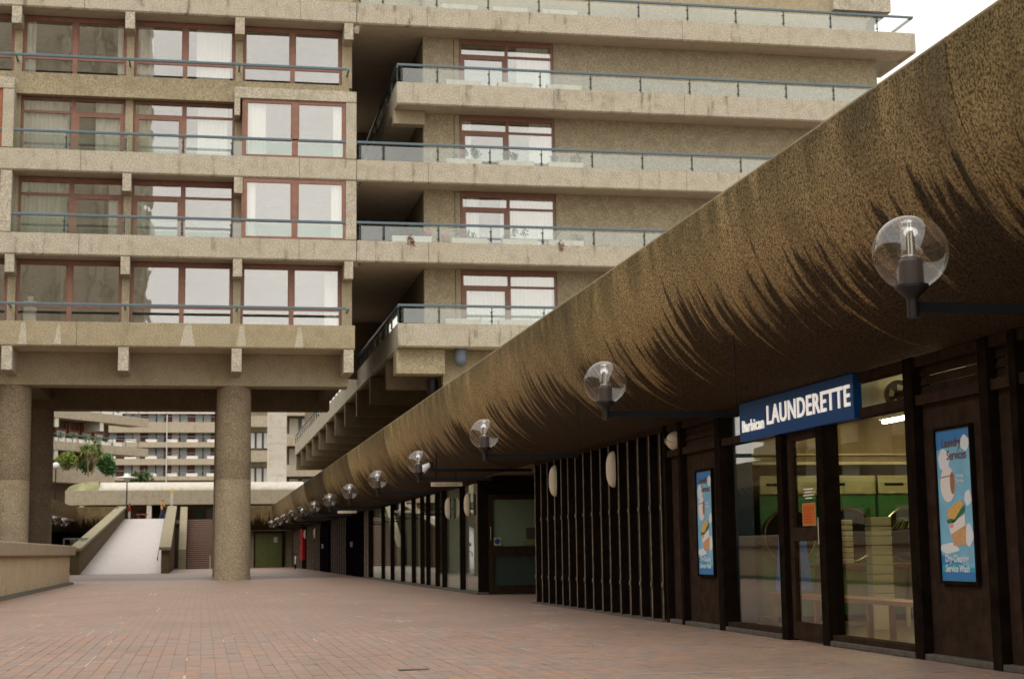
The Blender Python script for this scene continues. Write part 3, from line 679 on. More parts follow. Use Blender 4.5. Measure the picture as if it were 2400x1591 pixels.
obj('handle', MB().box(8.40, 8.46, Yd-.08, Yd-.03, 1.62, 1.65), CHR, dr0)
obj('base', MB().box(7.66, 8.54, Yd+.05, 22.4, 0, .1), BLK, dr0)
for i, lb in enumerate(('green tumble dryer with round door, second from the left in the bank', 'green tumble dryer with round door, third from the left beside the stacked baskets', 'green tumble dryer with round door, fourth along behind the pot plant')):
    c = copy_tree(dr0); c.location = (8.37+.92*(i+1), 21.6, 0); c['label'] = lb
dr0.location.x = 8.37
# seats / benches, baskets, bag, plant
WOOD = plain('orange_wood', (.27, .12, .045), .45, noise=.2, nscale=6)
bn = thing('wooden_bench', 'low wooden bench along the inside of the launderette window', 'bench', (7.9, 18, 0))
obj('seat', MB().box(7.55, 8.0, 15.2, 20.6, .43, .48), WOOD, bn)
for yy in (15.5, 17.2, 18.8, 20.3): obj('leg', MB().box(7.6, 7.66, yy, yy+.06, 0, .43).box(7.88, 7.94, yy, yy+.06, 0, .43), WOOD, bn)
bn = thing('folding_table', 'pale green sided folding table in front of the tumble dryers', 'table', (9.4, 20.2, 0))
obj('tabletop', MB().box(8.2, 10.8, 19.9, 20.6, .80, .85), WOOD, bn); obj('side_panel', MB().box(8.3, 10.7, 20.0, 20.5, .35, .80), plain('pale_green_laminate', (.22,.30,.12), .5), bn)
for xx in (8.25, 9.4, 10.6): obj('leg', MB().box(xx, xx+.05, 20.0, 20.05, 0, .8), CREAMP, bn)
bs = thing('laundry_stack', 'stack of folded cream laundry on the folding table behind the door', 'laundry', (8.75, 20.2, .85))
for i in range(8): obj('folded_sheet', MB().box(8.30+random.uniform(-.02,.02), 8.69, 20.05, 20.45, .855+i*.075, .925+i*.075), plain('cream_linen', (.55,.52,.36), .9), bs, bevel=.015)
bk2 = thing('stacked_baskets', 'tall pale stack of plastic laundry baskets', 'basket', (9.25, 19.4, 0))
for i in range(9):
    z = .35+i*.125
    obj('basket', MB().prism([(8.62,z),(8.90,z),(8.91,z+.117),(8.61,z+.117)], 'y', 19.3, 19.5), plain('pale_plastic_%d' % i, (.42,.42,.28), .6) if i == 0 else bpy.data.materials['pale_plastic_0'], bk2, bevel=.01)
obj('trolley', MB().box(8.62, 8.90, 19.3, 19.5, .0, .34), CREAMP, bk2)
bb = thing('blue_laundry_bag', 'bright blue laundry bag standing by the first dryer', 'bag', (7.95, 19.9, .48))
obj('sack', MB().prism([(7.47,.5),(7.87,.5),(7.79,1.30),(7.61,1.33),(7.55,1.28)], 'y', 19.5, 19.9), plain('blue_bag', (.03, .16, .55), .6, noise=.2, nscale=12), bb, bevel=.04)
def leaves(mb, c, r, n, size, up=.3, squash=1.0):
    for _ in range(n):
        while True:
            p = Vector((random.uniform(-1,1), random.uniform(-1,1), random.uniform(-1,1)))
            if p.length < 1: break
        p = Vector(c) + Vector((p.x*r[0], p.y*r[1], p.z*r[2]))
        a = Vector((random.gauss(0,1), random.gauss(0,1), random.gauss(up,1))).normalized()
        b = a.cross(Vector((random.gauss(0,1), random.gauss(0,1), random.gauss(0,1)))).normalized()
        s = size*random.uniform(.6, 1.4); n0 = len(mb.v)
        mb.v += [tuple(p), tuple(p+a*s*.5+b*s*.22), tuple(p+a*s), tuple(p+a*s*.5-b*s*.22)]; mb.f.append((n0, n0+1, n0+2, n0+3))
    return mb
pp = thing('pot_plant', 'trailing green pot plant in front of the fourth dryer', 'plant', (10.0, 19.3, .85))
obj('pot', MB().lathe([(.0,0),(.12,0),(.17,.22),(.15,.22)], (9.30,19.3,1.0)), plain('blue_pot', (.02,.06,.22), .4), pp, smooth=True)
mb = MB()
for i in range(26):
    a = random.uniform(0, 2*PI); L = random.uniform(.25, .5); pts = [Vector((9.30,19.3,1.22)) + Vector((math.cos(a)*L*s, math.sin(a)*L*s, .28*math.sin(s*2.6)-.05*s)) for s in (0,.33,.66,1)]
    for p, q in zip(pts[:-1], pts[1:]):
        d = Vector((-math.sin(a), math.cos(a), 0))*.014; mb.quad(tuple(p-d), tuple(p+d), tuple(q+d), tuple(q-d))
obj('leaves', mb, plain('plant_green', (.22,.28,.06), .5), pp)
obj('table', MB().box(9.1,9.9,19.1,19.6,.95,1.0), plain('blue_top', (.02,.07,.3), .4), pp)
fan = thing('wall_fan', 'dark round extractor fan behind the glass above the launderette window', 'fan', (7.6, 16.6, 2.7))
mb = MB()
for i in range(24):
    a, b = 2*PI*i/24, 2*PI*(i+1)/24
    mb.tube((7.35+.14*math.cos(a),15.6,2.70+.14*math.sin(a)),(7.35+.14*math.cos(b),15.6,2.70+.14*math.sin(b)),.025,seg=6)
obj('ring', mb, BLK, fan); obj('hub', MB().tube((7.35,15.58,2.70),(7.35,15.62,2.70),.05), BLK, fan)
for i in range(4):
    a = i*PI/2+.4; obj('blade', MB().quad((7.35+.04*math.cos(a),15.59,2.70+.04*math.sin(a)),(7.35+.13*math.cos(a-.3),15.6,2.70+.13*math.sin(a-.3)),(7.35+.13*math.cos(a+.4),15.62,2.70+.13*math.sin(a+.4)),(7.35+.04*math.cos(a+.5),15.61,2.70+.04*math.sin(a+.5))), BLK, fan)
TUBE = emit('fluorescent_tube', (1.0, .90, .56), 60.0)
for i, (x, y, lb) in enumerate(((8.3, 16.0, 'lit fluorescent tube on the launderette ceiling nearest the window'), (10.2, 16.5, 'lit fluorescent tube deeper in the launderette'), (9.6, 20.2, 'lit fluorescent tube above the tumble dryers'))):
    t = thing('strip_light', lb, 'strip light', (x, y, 2.9), 'launderette strip lights')
    obj('batten', MB().box(x-.06, x+.06, y-.75, y+.75, 2.88, 2.948), WHITEP, t); obj('tube', MB().tube((x, y-.72, 2.85), (x, y+.72, 2.85), .022), TUBE, t)

# ---------------------------------------------------------------- globe lamps along the canopy
LZ = 2.90; R = .235
def build_lamp(x, y, z, xe, label):
    t = thing('globe_lamp', label, 'lamp', (x, y, z-.41), 'globe lamps along the canopy')
    prof = [(R*math.cos(a), R*math.sin(a)) for a in [(-math.asin(.88)) + (PI/2+math.asin(.88))*i/24 for i in range(25)]]; prof[-1] = (.0005, R)
    obj('globe', MB().lathe(prof, (x,y,z), 48), GL_GLOBE, t, smooth=True)
    rp = []
    for i in range(11): zz = -.03+i*.021; rp += [(.060 if i < 9 else .050, zz), (.049, zz+.010)]
    rp += [(.03, .205), (.0005, .21)]
    obj('refractor', MB().lathe(rp, (x,y,z), 24), GL_REF, t, smooth=True)
    obj('socket', MB().lathe([(.0005,-.035),(.062,-.04),(.075,-.06),(.078,-.20),(.105,-.205),(.105,-.225),(.045,-.28),(.036,-.30),(.036,-.41),(.0005,-.412)], (x,y,z), 24), LAMPM, t, smooth=False)
    obj('arm', MB().box(x+.03, xe, y-.028, y+.028, z-.375, z-.315).box(xe-.008, xe, y-.004, y+.004, z-.315, z+.72), ARM, t)
    return t
lamp_y = [8.87, 16.42, 23.9, 31.5, 39.1, 46.7, 54.2, 61.8, 69.4, 77.0, 84.6, 92.2, 99.8]
ords = ['nearest and largest clear globe lamp, top right against the dark canopy', 'second clear globe lamp from the front, left of the blue sign',
        'third clear globe lamp from the front, above the slatted screen end', 'fourth clear globe lamp from the front on a long arm', 'fifth clear globe lamp from the front, above the glazed front',
        'sixth clear globe lamp from the front, above the glazed front', 'seventh clear globe lamp from the front', 'eighth clear globe lamp, beside the far end of the glazed front',
        'ninth clear globe lamp, first of the tight far cluster', 'tenth clear globe lamp along the canopy', 'eleventh clear globe lamp along the canopy', 'twelfth clear globe lamp, one before the last', 'farthest globe lamp of the right-hand row, near the green doors']
l0 = build_lamp(4.3, lamp_y[0], LZ, 5.80, ords[0])
for i, y in enumerate(lamp_y[1:]):
    c = copy_tree(l0); c.location = (4.3, y, LZ-.41+(.0 if i < 8 else .03)); c['label'] = ords[i+1]
for (x, y, z, lb) in ((-7.95, 95, 3.08, 'clear globe lamp left of the ramp, rightmost of three'), (-8.2, 91.5, 3.1, 'clear globe lamp left of the ramp, middle of three'), (-8.05, 83.5, 3.16, 'clear globe lamp left of the ramp, half hidden by the pillar')):
    c = copy_tree(l0); c.location = (x, y, z-.41); c.rotation_euler = (0, 0, PI); c['label'] = lb; c['group'] = 'globe lamps left of the ramp'

# ---------------------------------------------------------------- left apartment block
YP, YW = 66.0, 67.15
ab = thing('apartment_block', 'concrete apartment block standing on round pillars over the walkway, upper left', 'building', (0, 70, 0))
LV = [(24.1, 25.05), (17.03, 17.97), (13.47, 14.40)]
XL = -19.5; colx = [-12.6, -7.95, -3.31, 1.32, 6.03]
def parapet(x0, x1, z0, z1, parent, yp=YP, th=.22, mat=C_PAR):
    # chamfered underside edge
    return obj('parapet', MB().prism([(yp, z0+.07), (yp+.07, z0), (yp+th, z0), (yp+th, z1), (yp, z1)], 'x', x0+.006, x1-.006), mat, parent, bevel=.015)
for z0, z1 in LV:
    for a, b in ((XL, -5.2), (-5.2, 3.9), (3.9, 6.36)): parapet(a, b, z0, z1, ab)
    obj('floor_slab', MB().box(XL, 6.33, YP+.225, 79.8, z0+.02, z0+.35), C_SOF, ab)
parapet(XL, -5.2, 9.65, 10.70, ab, mat=C_SPAN); parapet(-5.2, 6.3, 9.65, 10.70, ab, mat=C_SPAN)
obj('floor_slab', MB().box(XL, 6.28, YP+.225, 79.8, 9.67, 10.0), C_SOF, ab)
# spandrel between rows A and B
obj('spandrel', MB().box(XL, 6.1, 66.6, 66.85, 20.5, 21.45), C_SPAN, ab, bevel=.012)
obj('floor_slab', MB().box(XL, 6.1, 66.86, 79.8, 20.55, 20.9), C_SOF, ab)
# roof-side mass above
obj('upper_wall', MB().box(XL, 6.3, 67.2, 79.8, 25.0, 29.0), C_WALL, ab)
obj('upper_wall', MB().box(6.3, 9.6, 68.5, 70, 24.5, 30), C_WALL, ab)
obj('end_wall', MB().box(6.10, 6.28, 67.3, 79.8, 10.7, 24.1), C_DARK, ab)
obj('party_wall', MB().box(-6.1, -5.9, 68.6, 79.8, 10.0, 24.1).box(XL-.2, XL, 66.5, 80, 8.3, 29), ROOM, ab)
obj('core_wall', MB().box(XL, 6.1, 72.0, 72.2, 10.0, 24.1), ROOM, ab)
# piers between bays
for i, cx in enumerate(colx):
    for z0, z1, full in ((21.45, 24.11, 1), (17.4, 20.55, 1), (13.85, 17.04, 1), (10.72, 13.48, 1)):
        w2 = .16 if i < 4 else .22
        obj('pier', MB().box(cx-w2, cx+w2, 66.95, 67.35, z0, z1), C_WALL, ab)
# corbels
def corbel(cx, zt, h, w_=.36, yb=67.6, back=.35):
    return obj('corbel', MB().prism([(YP+.02, zt), (YP+.02, zt-h), (yb, zt-h-.0), (yb, zt)], 'x', cx-w_/2, cx+w_/2), C_PAR, ab, bevel=.012)
for cx in colx:
    corbel(cx, 9.66, .98, .42, 68.1); corbel(cx, 24.11, .74, .40, 67.0); corbel(cx, 13.48, .75, .38, 67.0)
for cx in (colx[0], colx[2], colx[3]): corbel(cx, 17.04, .75 if cx < 1 else .7, .36, 67.0)
# transfer beam and pillars
obj('beam', MB().box(XL, 6.2, 68.0, 69.3, 8.28, 9.67), C_WALL, ab, bevel=.02)
obj('beam', MB().box(XL, 6.2, 78.4, 79.8, 8.2, 9.67), C_DARK, ab)
for a, b in ((-8.6, -7.3), (.65, 1.95), (5.6, 6.2)): obj('cross_beam', MB().box(a, b, 69.301, 78.399, 8.6, 9.67), C_DARK, ab)
def pillar(x, y, z1):
    mb = MB().lathe([(.79, .0), (.78, .10), (.765, .12), (.76, 4.26), (.748, 4.28), (.76, 4.30), (.735, z1-.03), (.72, z1)], (x, y, 0), 48)
    o = obj('pillar', mb, C_PIL, ab, smooth=True, at=(x, y, 0)); return o
for x in (-17.2, -7.95, 1.28): pillar(x, 68.76, 8.3); pillar(x, 79.1, 8.22)

def curtain(x0, x1, z0, z1, y, mat, parent, waves=None, skew=0):
    n = max(8, int((x1-x0)*26)); mb = MB()
    for i in range(n+1):
        t = i/n; x = x0+(x1-x0)*t; d = .035*math.sin(t*(x1-x0)*34) + .015*math.sin(t*17)
        mb.v += [(x, y+d, z0), (x+skew*(1-t), y+d*.6, z1)]
    for i in range(n): mb.f.append((2*i, 2*i+2, 2*i+3, 2*i+1))
    return obj('curtain', mb, mat, parent, smooth=True)
def window(x0, x1, z0, z1, y, parent, kind, mat=FRAME, glassm=GL_WIN, head=.16, curt=(), mull=.2):
    """kind 'A' = big light over small light; 'B' = top light over door and fixed light (door left or right)"""
    f = .10; xm = (x0+x1)/2; mb = MB(); y1 = y+.12
    mb.box(x0, x0+f, y, y1, z0, z1).box(x1-f, x1, y, y1, z0, z1)
    mb.box(x0+f, x1-f, y, y1, z0, z0+.09).box(x0+f, x1-f, y, y1, z1-head, z1)
    mb.box(xm-mull/2, xm+mull/2, y-.02, y1, z0+.09, z1-head)
    zt = z0 + (.78 if kind == 'A' else (z1-z0)-head-.52)
    panes = []
    for s, (a, b) in enumerate(((x0+f, xm-mull/2), (xm+mull/2, x1-f))):
        mb.box(a, b, y+.01, y1-.01, zt-.05, zt+.05)
        if kind in ('A',):
            q = .05   # sash
            mb.box(a, a+q, y+.02, y1-.02, zt+.05, z1-head).box(b-q, b, y+.02, y1-.02, zt+.05, z1-head)
            panes += [(a+q, b-q, zt+.05, z1-head), (a, b, z0+.09, zt-.05)]
        else:
            door = (kind == 'BL' and s == 0) or (kind == 'BR' and s == 1)
            if door:
                q = .13; mb.box(a, a+q, y-.01, y1-.02, z0+.09, zt-.05).box(b-q, b, y-.01, y1-.02, z0+.09, zt-.05).box(a+q, b-q, y-.01, y1-.02, zt-.05-q, zt-.05).box(a+q, b-q, y-.01, y1-.02, z0+.09, z0+.09+.2)
                panes += [(a+q, b-q, z0+.29, zt-.05-q), (a, b, zt+.05, z1-head)]
            else: panes += [(a, b, z0+.09, zt-.05), (a, b, zt+.05, z1-head)]
    wo = obj('window', mb, mat, parent, at=(xm, y, z0))
    for a, b, c, d in panes:
        obj('pane', MB().box(a, b, y+.055, y+.063, c, d), glassm, wo)
    for c in curt:
        (ca, cb, m_) = c[:3]; zz0 = c[3] if len(c) > 3 else z0+.1; zz1 = c[4] if len(c) > 4 else z1-head+.02
        curtain(x0+f+(x1-x0-2*f)*ca, x0+f+(x1-x0-2*f)*cb, zz0, zz1, y+.17, m_, wo, skew=.0)
    return wo
bays = [(-17.4, -12.8), (-12.42, -8.12), (-7.78, -3.47), (-3.14, 1.15), (1.49, 5.80)]
C = CURT; D = CURT2
curA = [[], [], [(0, .10, C), (.93, 1, C)], [(0, .17, C), (.62, .97, C)], []]
curB = [[], [], [(0, .46, C), (.72, .98, C)], [(0, .16, D), (.64, .95, C)], [(.02, .2, C), (.90, 1, C)]]
curC = [[], [], [(0, .46, BLIND), (.87, .98, C)], [(0, .12, BLIND)], [(.02, .10, C), (.88, 1, C)]]
curD = [[], [], [], [], [(.85, 1, C)]]
for i, (a, b) in enumerate(bays):
    window(a, b, 21.46, 24.08, 67.1, ab, 'A', head=.2, curt=curA[i])
    window(a, b, 10.74, 13.45, 67.1, ab, 'A', head=.2, curt=curD[i])
    for z0, z1, cu in ((17.98, 20.50, curB), (14.42, 17.02, curC)):
        if i in (1, 4): continue
        window(a, b, z0-.45, z1, 67.1, ab, 'BR' if i in (0, 2) else 'BL', FRAME if i != 2 else FRAME, head=.10 if z0 > 16 else .2, curt=cu[i])
# projecting box windows (bay 0 and the right-hand bay)
for (a, b, i) in ((-12.7, -7.95, 1), (1.12, 6.36, 4)):
    o = obj('box_surround', MB().box(a, b, YP-.03, 67.1, 20.52, 21.0).box(b-.46, b, YP, 67.1, 18.0, 20.52).box(a, a+.24, YP-.02, 67.1, 19.75, 20.52), C_PAR, ab, bevel=.015)
    obj('box_surround', MB().box(b-.46, b, YP+.02, 67.1, 14.43, 17.02), C_PAR, ab, bevel=.015)
    window(a+.42, b-.48, 17.985, 20.51, 66.05, ab, 'A', FRAME if i == 4 else FRAME_O, head=.16, curt=curB[4], mull=.26)
    window(a+.42, b-.48, 14.42, 17.01, 66.06, ab, 'A', FRAME if i == 4 else FRAME_O, head=.16, curt=curC[4], mull=.26)
    for z0, z1 in ((17.985, 20.51), (14.42, 17.01)):
        obj('side_cheek', MB().box(a+.34, a+.41, 66.07, 67.1, z0, z1).box(b-.40, b-.02, 66.4, 67.3, z0, z1) if i == 4 else MB().box(a+.34, a+.41, 66.07, 67.1, z0, z1).box(b-.12, b-.02, 66.05, 67.1, z0, z1), FRAME if i == 4 else FRAME_O, ab)
# handrails on rows A and D
for z in (22.0, 11.42):
    obj('handrail', MB().box(XL, 5.95, YP-.06, YP+.04, z-.055, z+.055), RAIL, ab, bevel=.015)
    for cx in colx: obj('rail_bracket', MB().box(cx-.04, cx+.04, YP+.04, 66.95, z-.03, z+.03), RAIL, ab)
LIME = concrete('lime_washed_patch', (.46, .42, .34), grain=.3, gscale=19, streak=.2)
for x, w1, w2, zt in ((-7.35,.16,.34,10.62), (-5.95,.10,.28,10.6), (-.72,.26,.62,10.62), (1.5,.2,.4,10.64), (3.92,.12,.36,10.6)):
    obj('lime_stain', MB().quad((x-w2/2,65.996,9.74),(x+w2/2,65.996,9.74),(x+w1/2+.03,65.996,zt),(x-w1/2+.03,65.996,zt)), LIME, ab)
# small kitchen things in row D window
wt = thing('window_plant', 'small plant on a white stand behind the lower left apartment window', 'plant', (-7.2, 67.6, 11.4))
obj('stand', MB().box(-7.5, -7.0, 67.45, 67.9, 10.8, 11.75), WHITEP, wt); obj('pot', MB().lathe([(0,0),(.12,0),(.15,.22),(.13,.22)], (-7.25,67.65,11.76)), WHITEP, wt)
obj('leaves', leaves(MB(), (-7.25,67.65,12.2), (.2,.15,.25), 60, .16), LEAF, wt)

# ---------------------------------------------------------------- balustrades (shared meshes)
post_me = MB().box(-.018,.018,-.02,.02,0,.74).box(-.075,.03,-.05,.02,.12,.16).box(-.075,.03,-.05,.02,.52,.56).box(-.04,-.02,-.045,-.02,.10,.58).mesh('railing_post'); post_me.materials.append(POST)
gp_me = {}
def panel_me(w_):
    k = round(w_, 3)
    if k not in gp_me:
        m = MB().box(0, k, -.006, .006, .03, .66).mesh('glass_panel'); m.materials.append(GL_BAL); gp_me[k] = m
    return gp_me[k]
def balustrade(parent, x0, x1, z, posts, y=YP+.09, step=None):
    obj('handrail', MB().box(x0, x1, y-.06, y+.04, z+.74, z+.85), RAIL, parent, bevel=.018)
    for p in posts: link('railing_post', post_me, None, parent, loc=(p, y, z))
    ed = [x0+.03] + sorted(posts) + [x1-.03]
    for a, b in zip(ed[:-1], ed[1:]):
        if b-a > .3: link('glass_panel', panel_me(b-a-.10), None, parent, loc=(a+.05, y, z))
def balustrade_y(parent, x, y0, y1, z, n):
    obj('handrail', MB().box(x-.05, x+.05, y0, y1, z+.74, z+.84), RAIL, parent)
    st = (y1-y0)/n
    for i in range(n+1):
        o = link('railing_post', post_me, None, parent, loc=(x, y0+i*st, z)); o.rotation_euler = (0, 0, -PI/2)
        if i < n:
            o = link('glass_panel', panel_me(st-.2), None, parent, loc=(x, y0+i*st+.1, z)); o.rotation_euler = (0, 0, PI/2)
lp = [-12.5, -10.3, -8.0, -5.8, -3.37, -1.0, 1.05]
for z in (17.97, 14.40): balustrade(ab, -19.4, 6.36, z, lp[2:] if False else [-17, -14.8]+lp)

# ---------------------------------------------------------------- right terrace block
tb = thing('terrace_block', 'long concrete block with stacked glass railed balconies behind the canopy', 'building', (20, 70, 0))
XE = 32.8; YW2 = 67.4
rp_ = [9.95+2.33*i for i in range(10)]
for z0, z1, left in ((24.1, 25.05, 6.37), (20.55, 21.56, 8.13), (17.03, 17.98, 6.37), (13.47, 14.42, 6.37), (9.80, 10.84, 8.13)):
    ed = [left] + ([9.5] if left < 8 else []) + [21.3, XE]
    for a, b in zip(ed[:-1], ed[1:]): parapet(a, b, z0, z1, tb)
    dep = 82 if left < 8 else YW2
    obj('floor_slab', MB().box(left+.23, XE-.05, YP+.225, YW2-.002, z0+.03, z0+.35), C_SOF, tb)
    if left < 8: obj('link_slab', MB().box(6.4, 9.5, YW2, 90, z0+.03, z0+.35), C_SOF, tb)
    balustrade(tb, left if left < 8 else 8.15, XE-.05, z1, ([6.52, 7.55] if left < 8 else [8.35]) + rp_)
    parapet_end = obj('parapet', MB().box(XE-.22, XE-.006, YP+.24, 70, z0, z1), C_PAR, tb)
    obj('handrail', MB().box(XE-.14, XE-.05, YP+.14, 70, z1+.74, z1+.84), RAIL, tb)
# main wall with door openings
WX = (11.16, 15.51)
for zf, zc in ((10.2, 13.5), (13.82, 17.06), (17.38, 20.58), (20.9, 24.13), (24.45, 27.6)):
    top = zc
    obj('wall', MB().box(9.5, 10.88, YW2, 67.7, zf, top), C_WALL, tb)
    obj('wall', MB().box(10.91, WX[0]-.02, YW2+.03, 67.7, zf, top), C_WALL, tb)
    obj('wall', MB().box(WX[1]+.02, 31.4, YW2, 67.7, zf, top), C_WALL, tb)
    cu = [(.62, .98, CURT)] if zf > 20 else [(0, .1, CURT), (.75, 1, CURT)] if zf > 17 else [(.05, .18, CURT), (.42, .5, CURT), (.53, 1, CURT)] if zf > 13 else [(.02, .98, CURT)]
    window(WX[0], WX[1], zf+.02, top-.02, YW2+.02, tb, 'BL', FRAME, head=.22, curt=cu, mull=.12)
    obj('room_wall', MB().box(9.6, 17, 70.5, 70.6, zf, top).box(16.9, 17, 67.7, 70.5, zf, top).box(9.7, 9.8, 67.7, 70.5, zf, top), ROOM, tb)
    obj('floor_slab', MB().box(9.5, 31.4, 67.702, 80, zf-.35, zf), C_SOF, tb)
obj('end_wall', MB().box(31.2, 31.4, 67.72, 80, 8, 27.6), C_WALL, tb)
# west face of the block, receding
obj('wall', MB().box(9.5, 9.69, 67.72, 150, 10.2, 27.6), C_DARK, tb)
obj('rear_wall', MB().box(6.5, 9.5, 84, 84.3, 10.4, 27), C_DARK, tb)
# roof eaves at the very top right
obj('eaves_slab', MB().box(29.0, 31.9, 66.6, 70, 26.25, 26.95), C_PAR, tb); obj('wall', MB().box(9.5, 30.7, 66.9, 67.35, 25.2, 27.6), C_WALL, tb)
obj('eaves_bracket', MB().prism([(30.72, 26.25), (30.72, 25.75), (31.3, 26.25)], 'y', 66.9, 67.3), C_PAR, tb)
# side galleries running back (second level and lowest level)
obj('parapet', MB().box(8.13, 8.33, YP+.24, 84, 20.55, 21.56), C_PAR, tb); obj('floor_slab', MB().box(8.34, 9.5, YP+.24, 84, 20.6, 20.9), C_SOF, tb)
balustrade_y(tb, 8.2, 66.3, 83.7, 21.56, 8)
obj('downstand_beam', MB().box(8.1, 9.5, 67.0, 67.6, 19.95, 20.56), C_WALL, tb)
for a, b in ((YP+.24, 91), (91.02, 112), (112.02, 142), ): obj('parapet', MB().box(8.13, 8.33, a, b, 9.80, 10.84), C_PAR, tb)
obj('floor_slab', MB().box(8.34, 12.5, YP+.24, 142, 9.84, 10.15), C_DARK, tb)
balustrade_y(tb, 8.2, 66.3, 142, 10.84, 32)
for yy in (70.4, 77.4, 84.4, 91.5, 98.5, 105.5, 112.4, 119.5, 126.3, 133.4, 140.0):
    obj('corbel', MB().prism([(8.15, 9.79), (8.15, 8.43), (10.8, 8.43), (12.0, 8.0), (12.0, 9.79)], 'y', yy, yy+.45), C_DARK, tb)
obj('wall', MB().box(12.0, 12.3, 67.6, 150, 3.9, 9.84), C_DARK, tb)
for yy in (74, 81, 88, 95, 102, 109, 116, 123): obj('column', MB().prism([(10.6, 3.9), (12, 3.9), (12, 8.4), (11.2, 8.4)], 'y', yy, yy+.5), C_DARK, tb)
# lower front mass beneath the lowest balcony
obj('nib_wall', MB().box(8.13, 10.25, 66.5, 67.6, 8.72, 9.81), C_SPAN, tb, bevel=.01)
obj('wall', MB().box(10.25, 31.4, 67.05, 67.6, 3.9, 9.81), C_SPAN, tb)
dp = thing('downpipe', 'blue grey bulbous rainwater outlet under the lowest balcony', 'pipe', (10.9, 66.7, 9.2))
obj('outlet', MB().lathe([(.28,.62),(.28,.15),(.24,.02),(.15,-.10),(.0005,-.14)], (10.95,66.55,9.18), 24), plain('blue_grey_pipe', (.12,.15,.19), .5), dp, smooth=True)
dp = thing('dark_downpipe', 'black rounded rainwater outlet in the shade behind the blue grey one', 'pipe', (9.8, 68.3, 8.4))
obj('outlet', MB().lathe([(.26,.6),(.26,.1),(.18,-.02),(.0005,-.08)], (9.95,68.2,8.05), 24), plain('black_pipe', (.015,.015,.03), .4), dp, smooth=True)

# ---------------------------------------------------------------- planters on the balconies
def planter(cx, z, w_, lb, plants=0, mat=PLANTER, h=.27, flower=False, lean=None):
    t = thing('planter_box', lb, 'planter', (cx, YP+.36, z), 'planter boxes on the balconies')
    obj('trough', MB().prism([(cx-w_/2+.02, z), (cx+w_/2-.02, z), (cx+w_/2, z+h), (cx-w_/2, z+h)], 'y', YP+.22, YP+.5), mat, t, bevel=.015)
    if plants:
        mb = MB()
        for _ in range(plants):
            px = cx + random.uniform(-.42, .42)*w_; leaves(mb, (px, YP+.36, z+h+random.uniform(.08,.32)), (.14,.1,.18), 44, .12)
            mb.tube((px, YP+.36, z+h), (px+random.uniform(-.06,.06), YP+.36, z+h+.35), .006, seg=4)
        obj('foliage', mb, LEAF, t)
    if flower: obj('flowers', leaves(MB(), (cx, YP+.34, z+h+.3), (.5*w_,.1,.10), 26, .10), FLOWR, t)
    if lean is not None: obj('dry_trailer', leaves(MB(), (cx+lean, YP+.02, z+.0), (.16,.1,.3), 90, .12, -1), plain('dry_brown', (.22,.12,.06), .9), t)
    return t
rows = [(25.05, 'top balcony', (11.0, 13.3, 15.6), 0), (21.56, 'second balcony from the top', (11.15, 13.5, 15.75), 0), (17.98, 'third balcony from the top', (11.15, 13.5, 15.75), 5),
        (14.42, 'fourth balcony from the top', (11.35, 13.6, 15.7), 3), (10.84, 'lowest balcony', (11.05, 13.4), 0)]
pos_w = ['left', 'middle', 'right']
for z, nm, xs, pl in rows:
    for i, x in enumerate(xs): planter(x, z, 1.62, '%s concrete trough on the %s%s' % (pos_w[i] if len(xs) == 3 else ('left', 'right')[i], nm, ', with green shoots' if pl else ''), pl, lean=(-.3 if (z == 14.42 and i == 2) else None))
planter(8.8, 14.42, 1.75, 'white trough with red geraniums on the fourth balcony', 9, WHITEP, .3, True, lean=-.1)
tp = thing('terracotta_pot', 'orange terracotta pot on the fourth balcony between two troughs', 'pot', (10.3, YP+.3, 14.42)); obj('pot', MB().lathe([(.0005,0),(.14,0),(.19,.34),(.2,.40),(.17,.40),(.15,.3)], (10.3,YP+.36,14.42)), TERRA, tp, smooth=True)
tp = thing('small_orange_pot', 'small orange pot at the right end of the geranium trough', 'pot', (9.55, YP+.3, 14.72)); obj('pot', MB().lathe([(.0005,0),(.12,0),(.15,.25),(.12,.25)], (9.55,YP+.36,14.73)), TERRA, tp, smooth=True)

# ---------------------------------------------------------------- left low wall
lw = thing('low_planter_wall', 'low buff concrete wall with a thick overhanging coping at the left edge', 'wall', (-5.2, 50, 0))
obj('wall', MB().box(-9.0, -5.12, -30, 64.3, 0, 1.12), C_LEFT, lw)
obj('coping', MB().box(-9.1, -4.95, -30, 65.0, 1.12, 1.50), C_CAP, lw, bevel=.03)
obj('plinth', MB().prism([(-5.12, 0), (-4.93, 0), (-4.97, .07), (-5.12, .09)], 'y', -30, 64.4), SILL, lw)

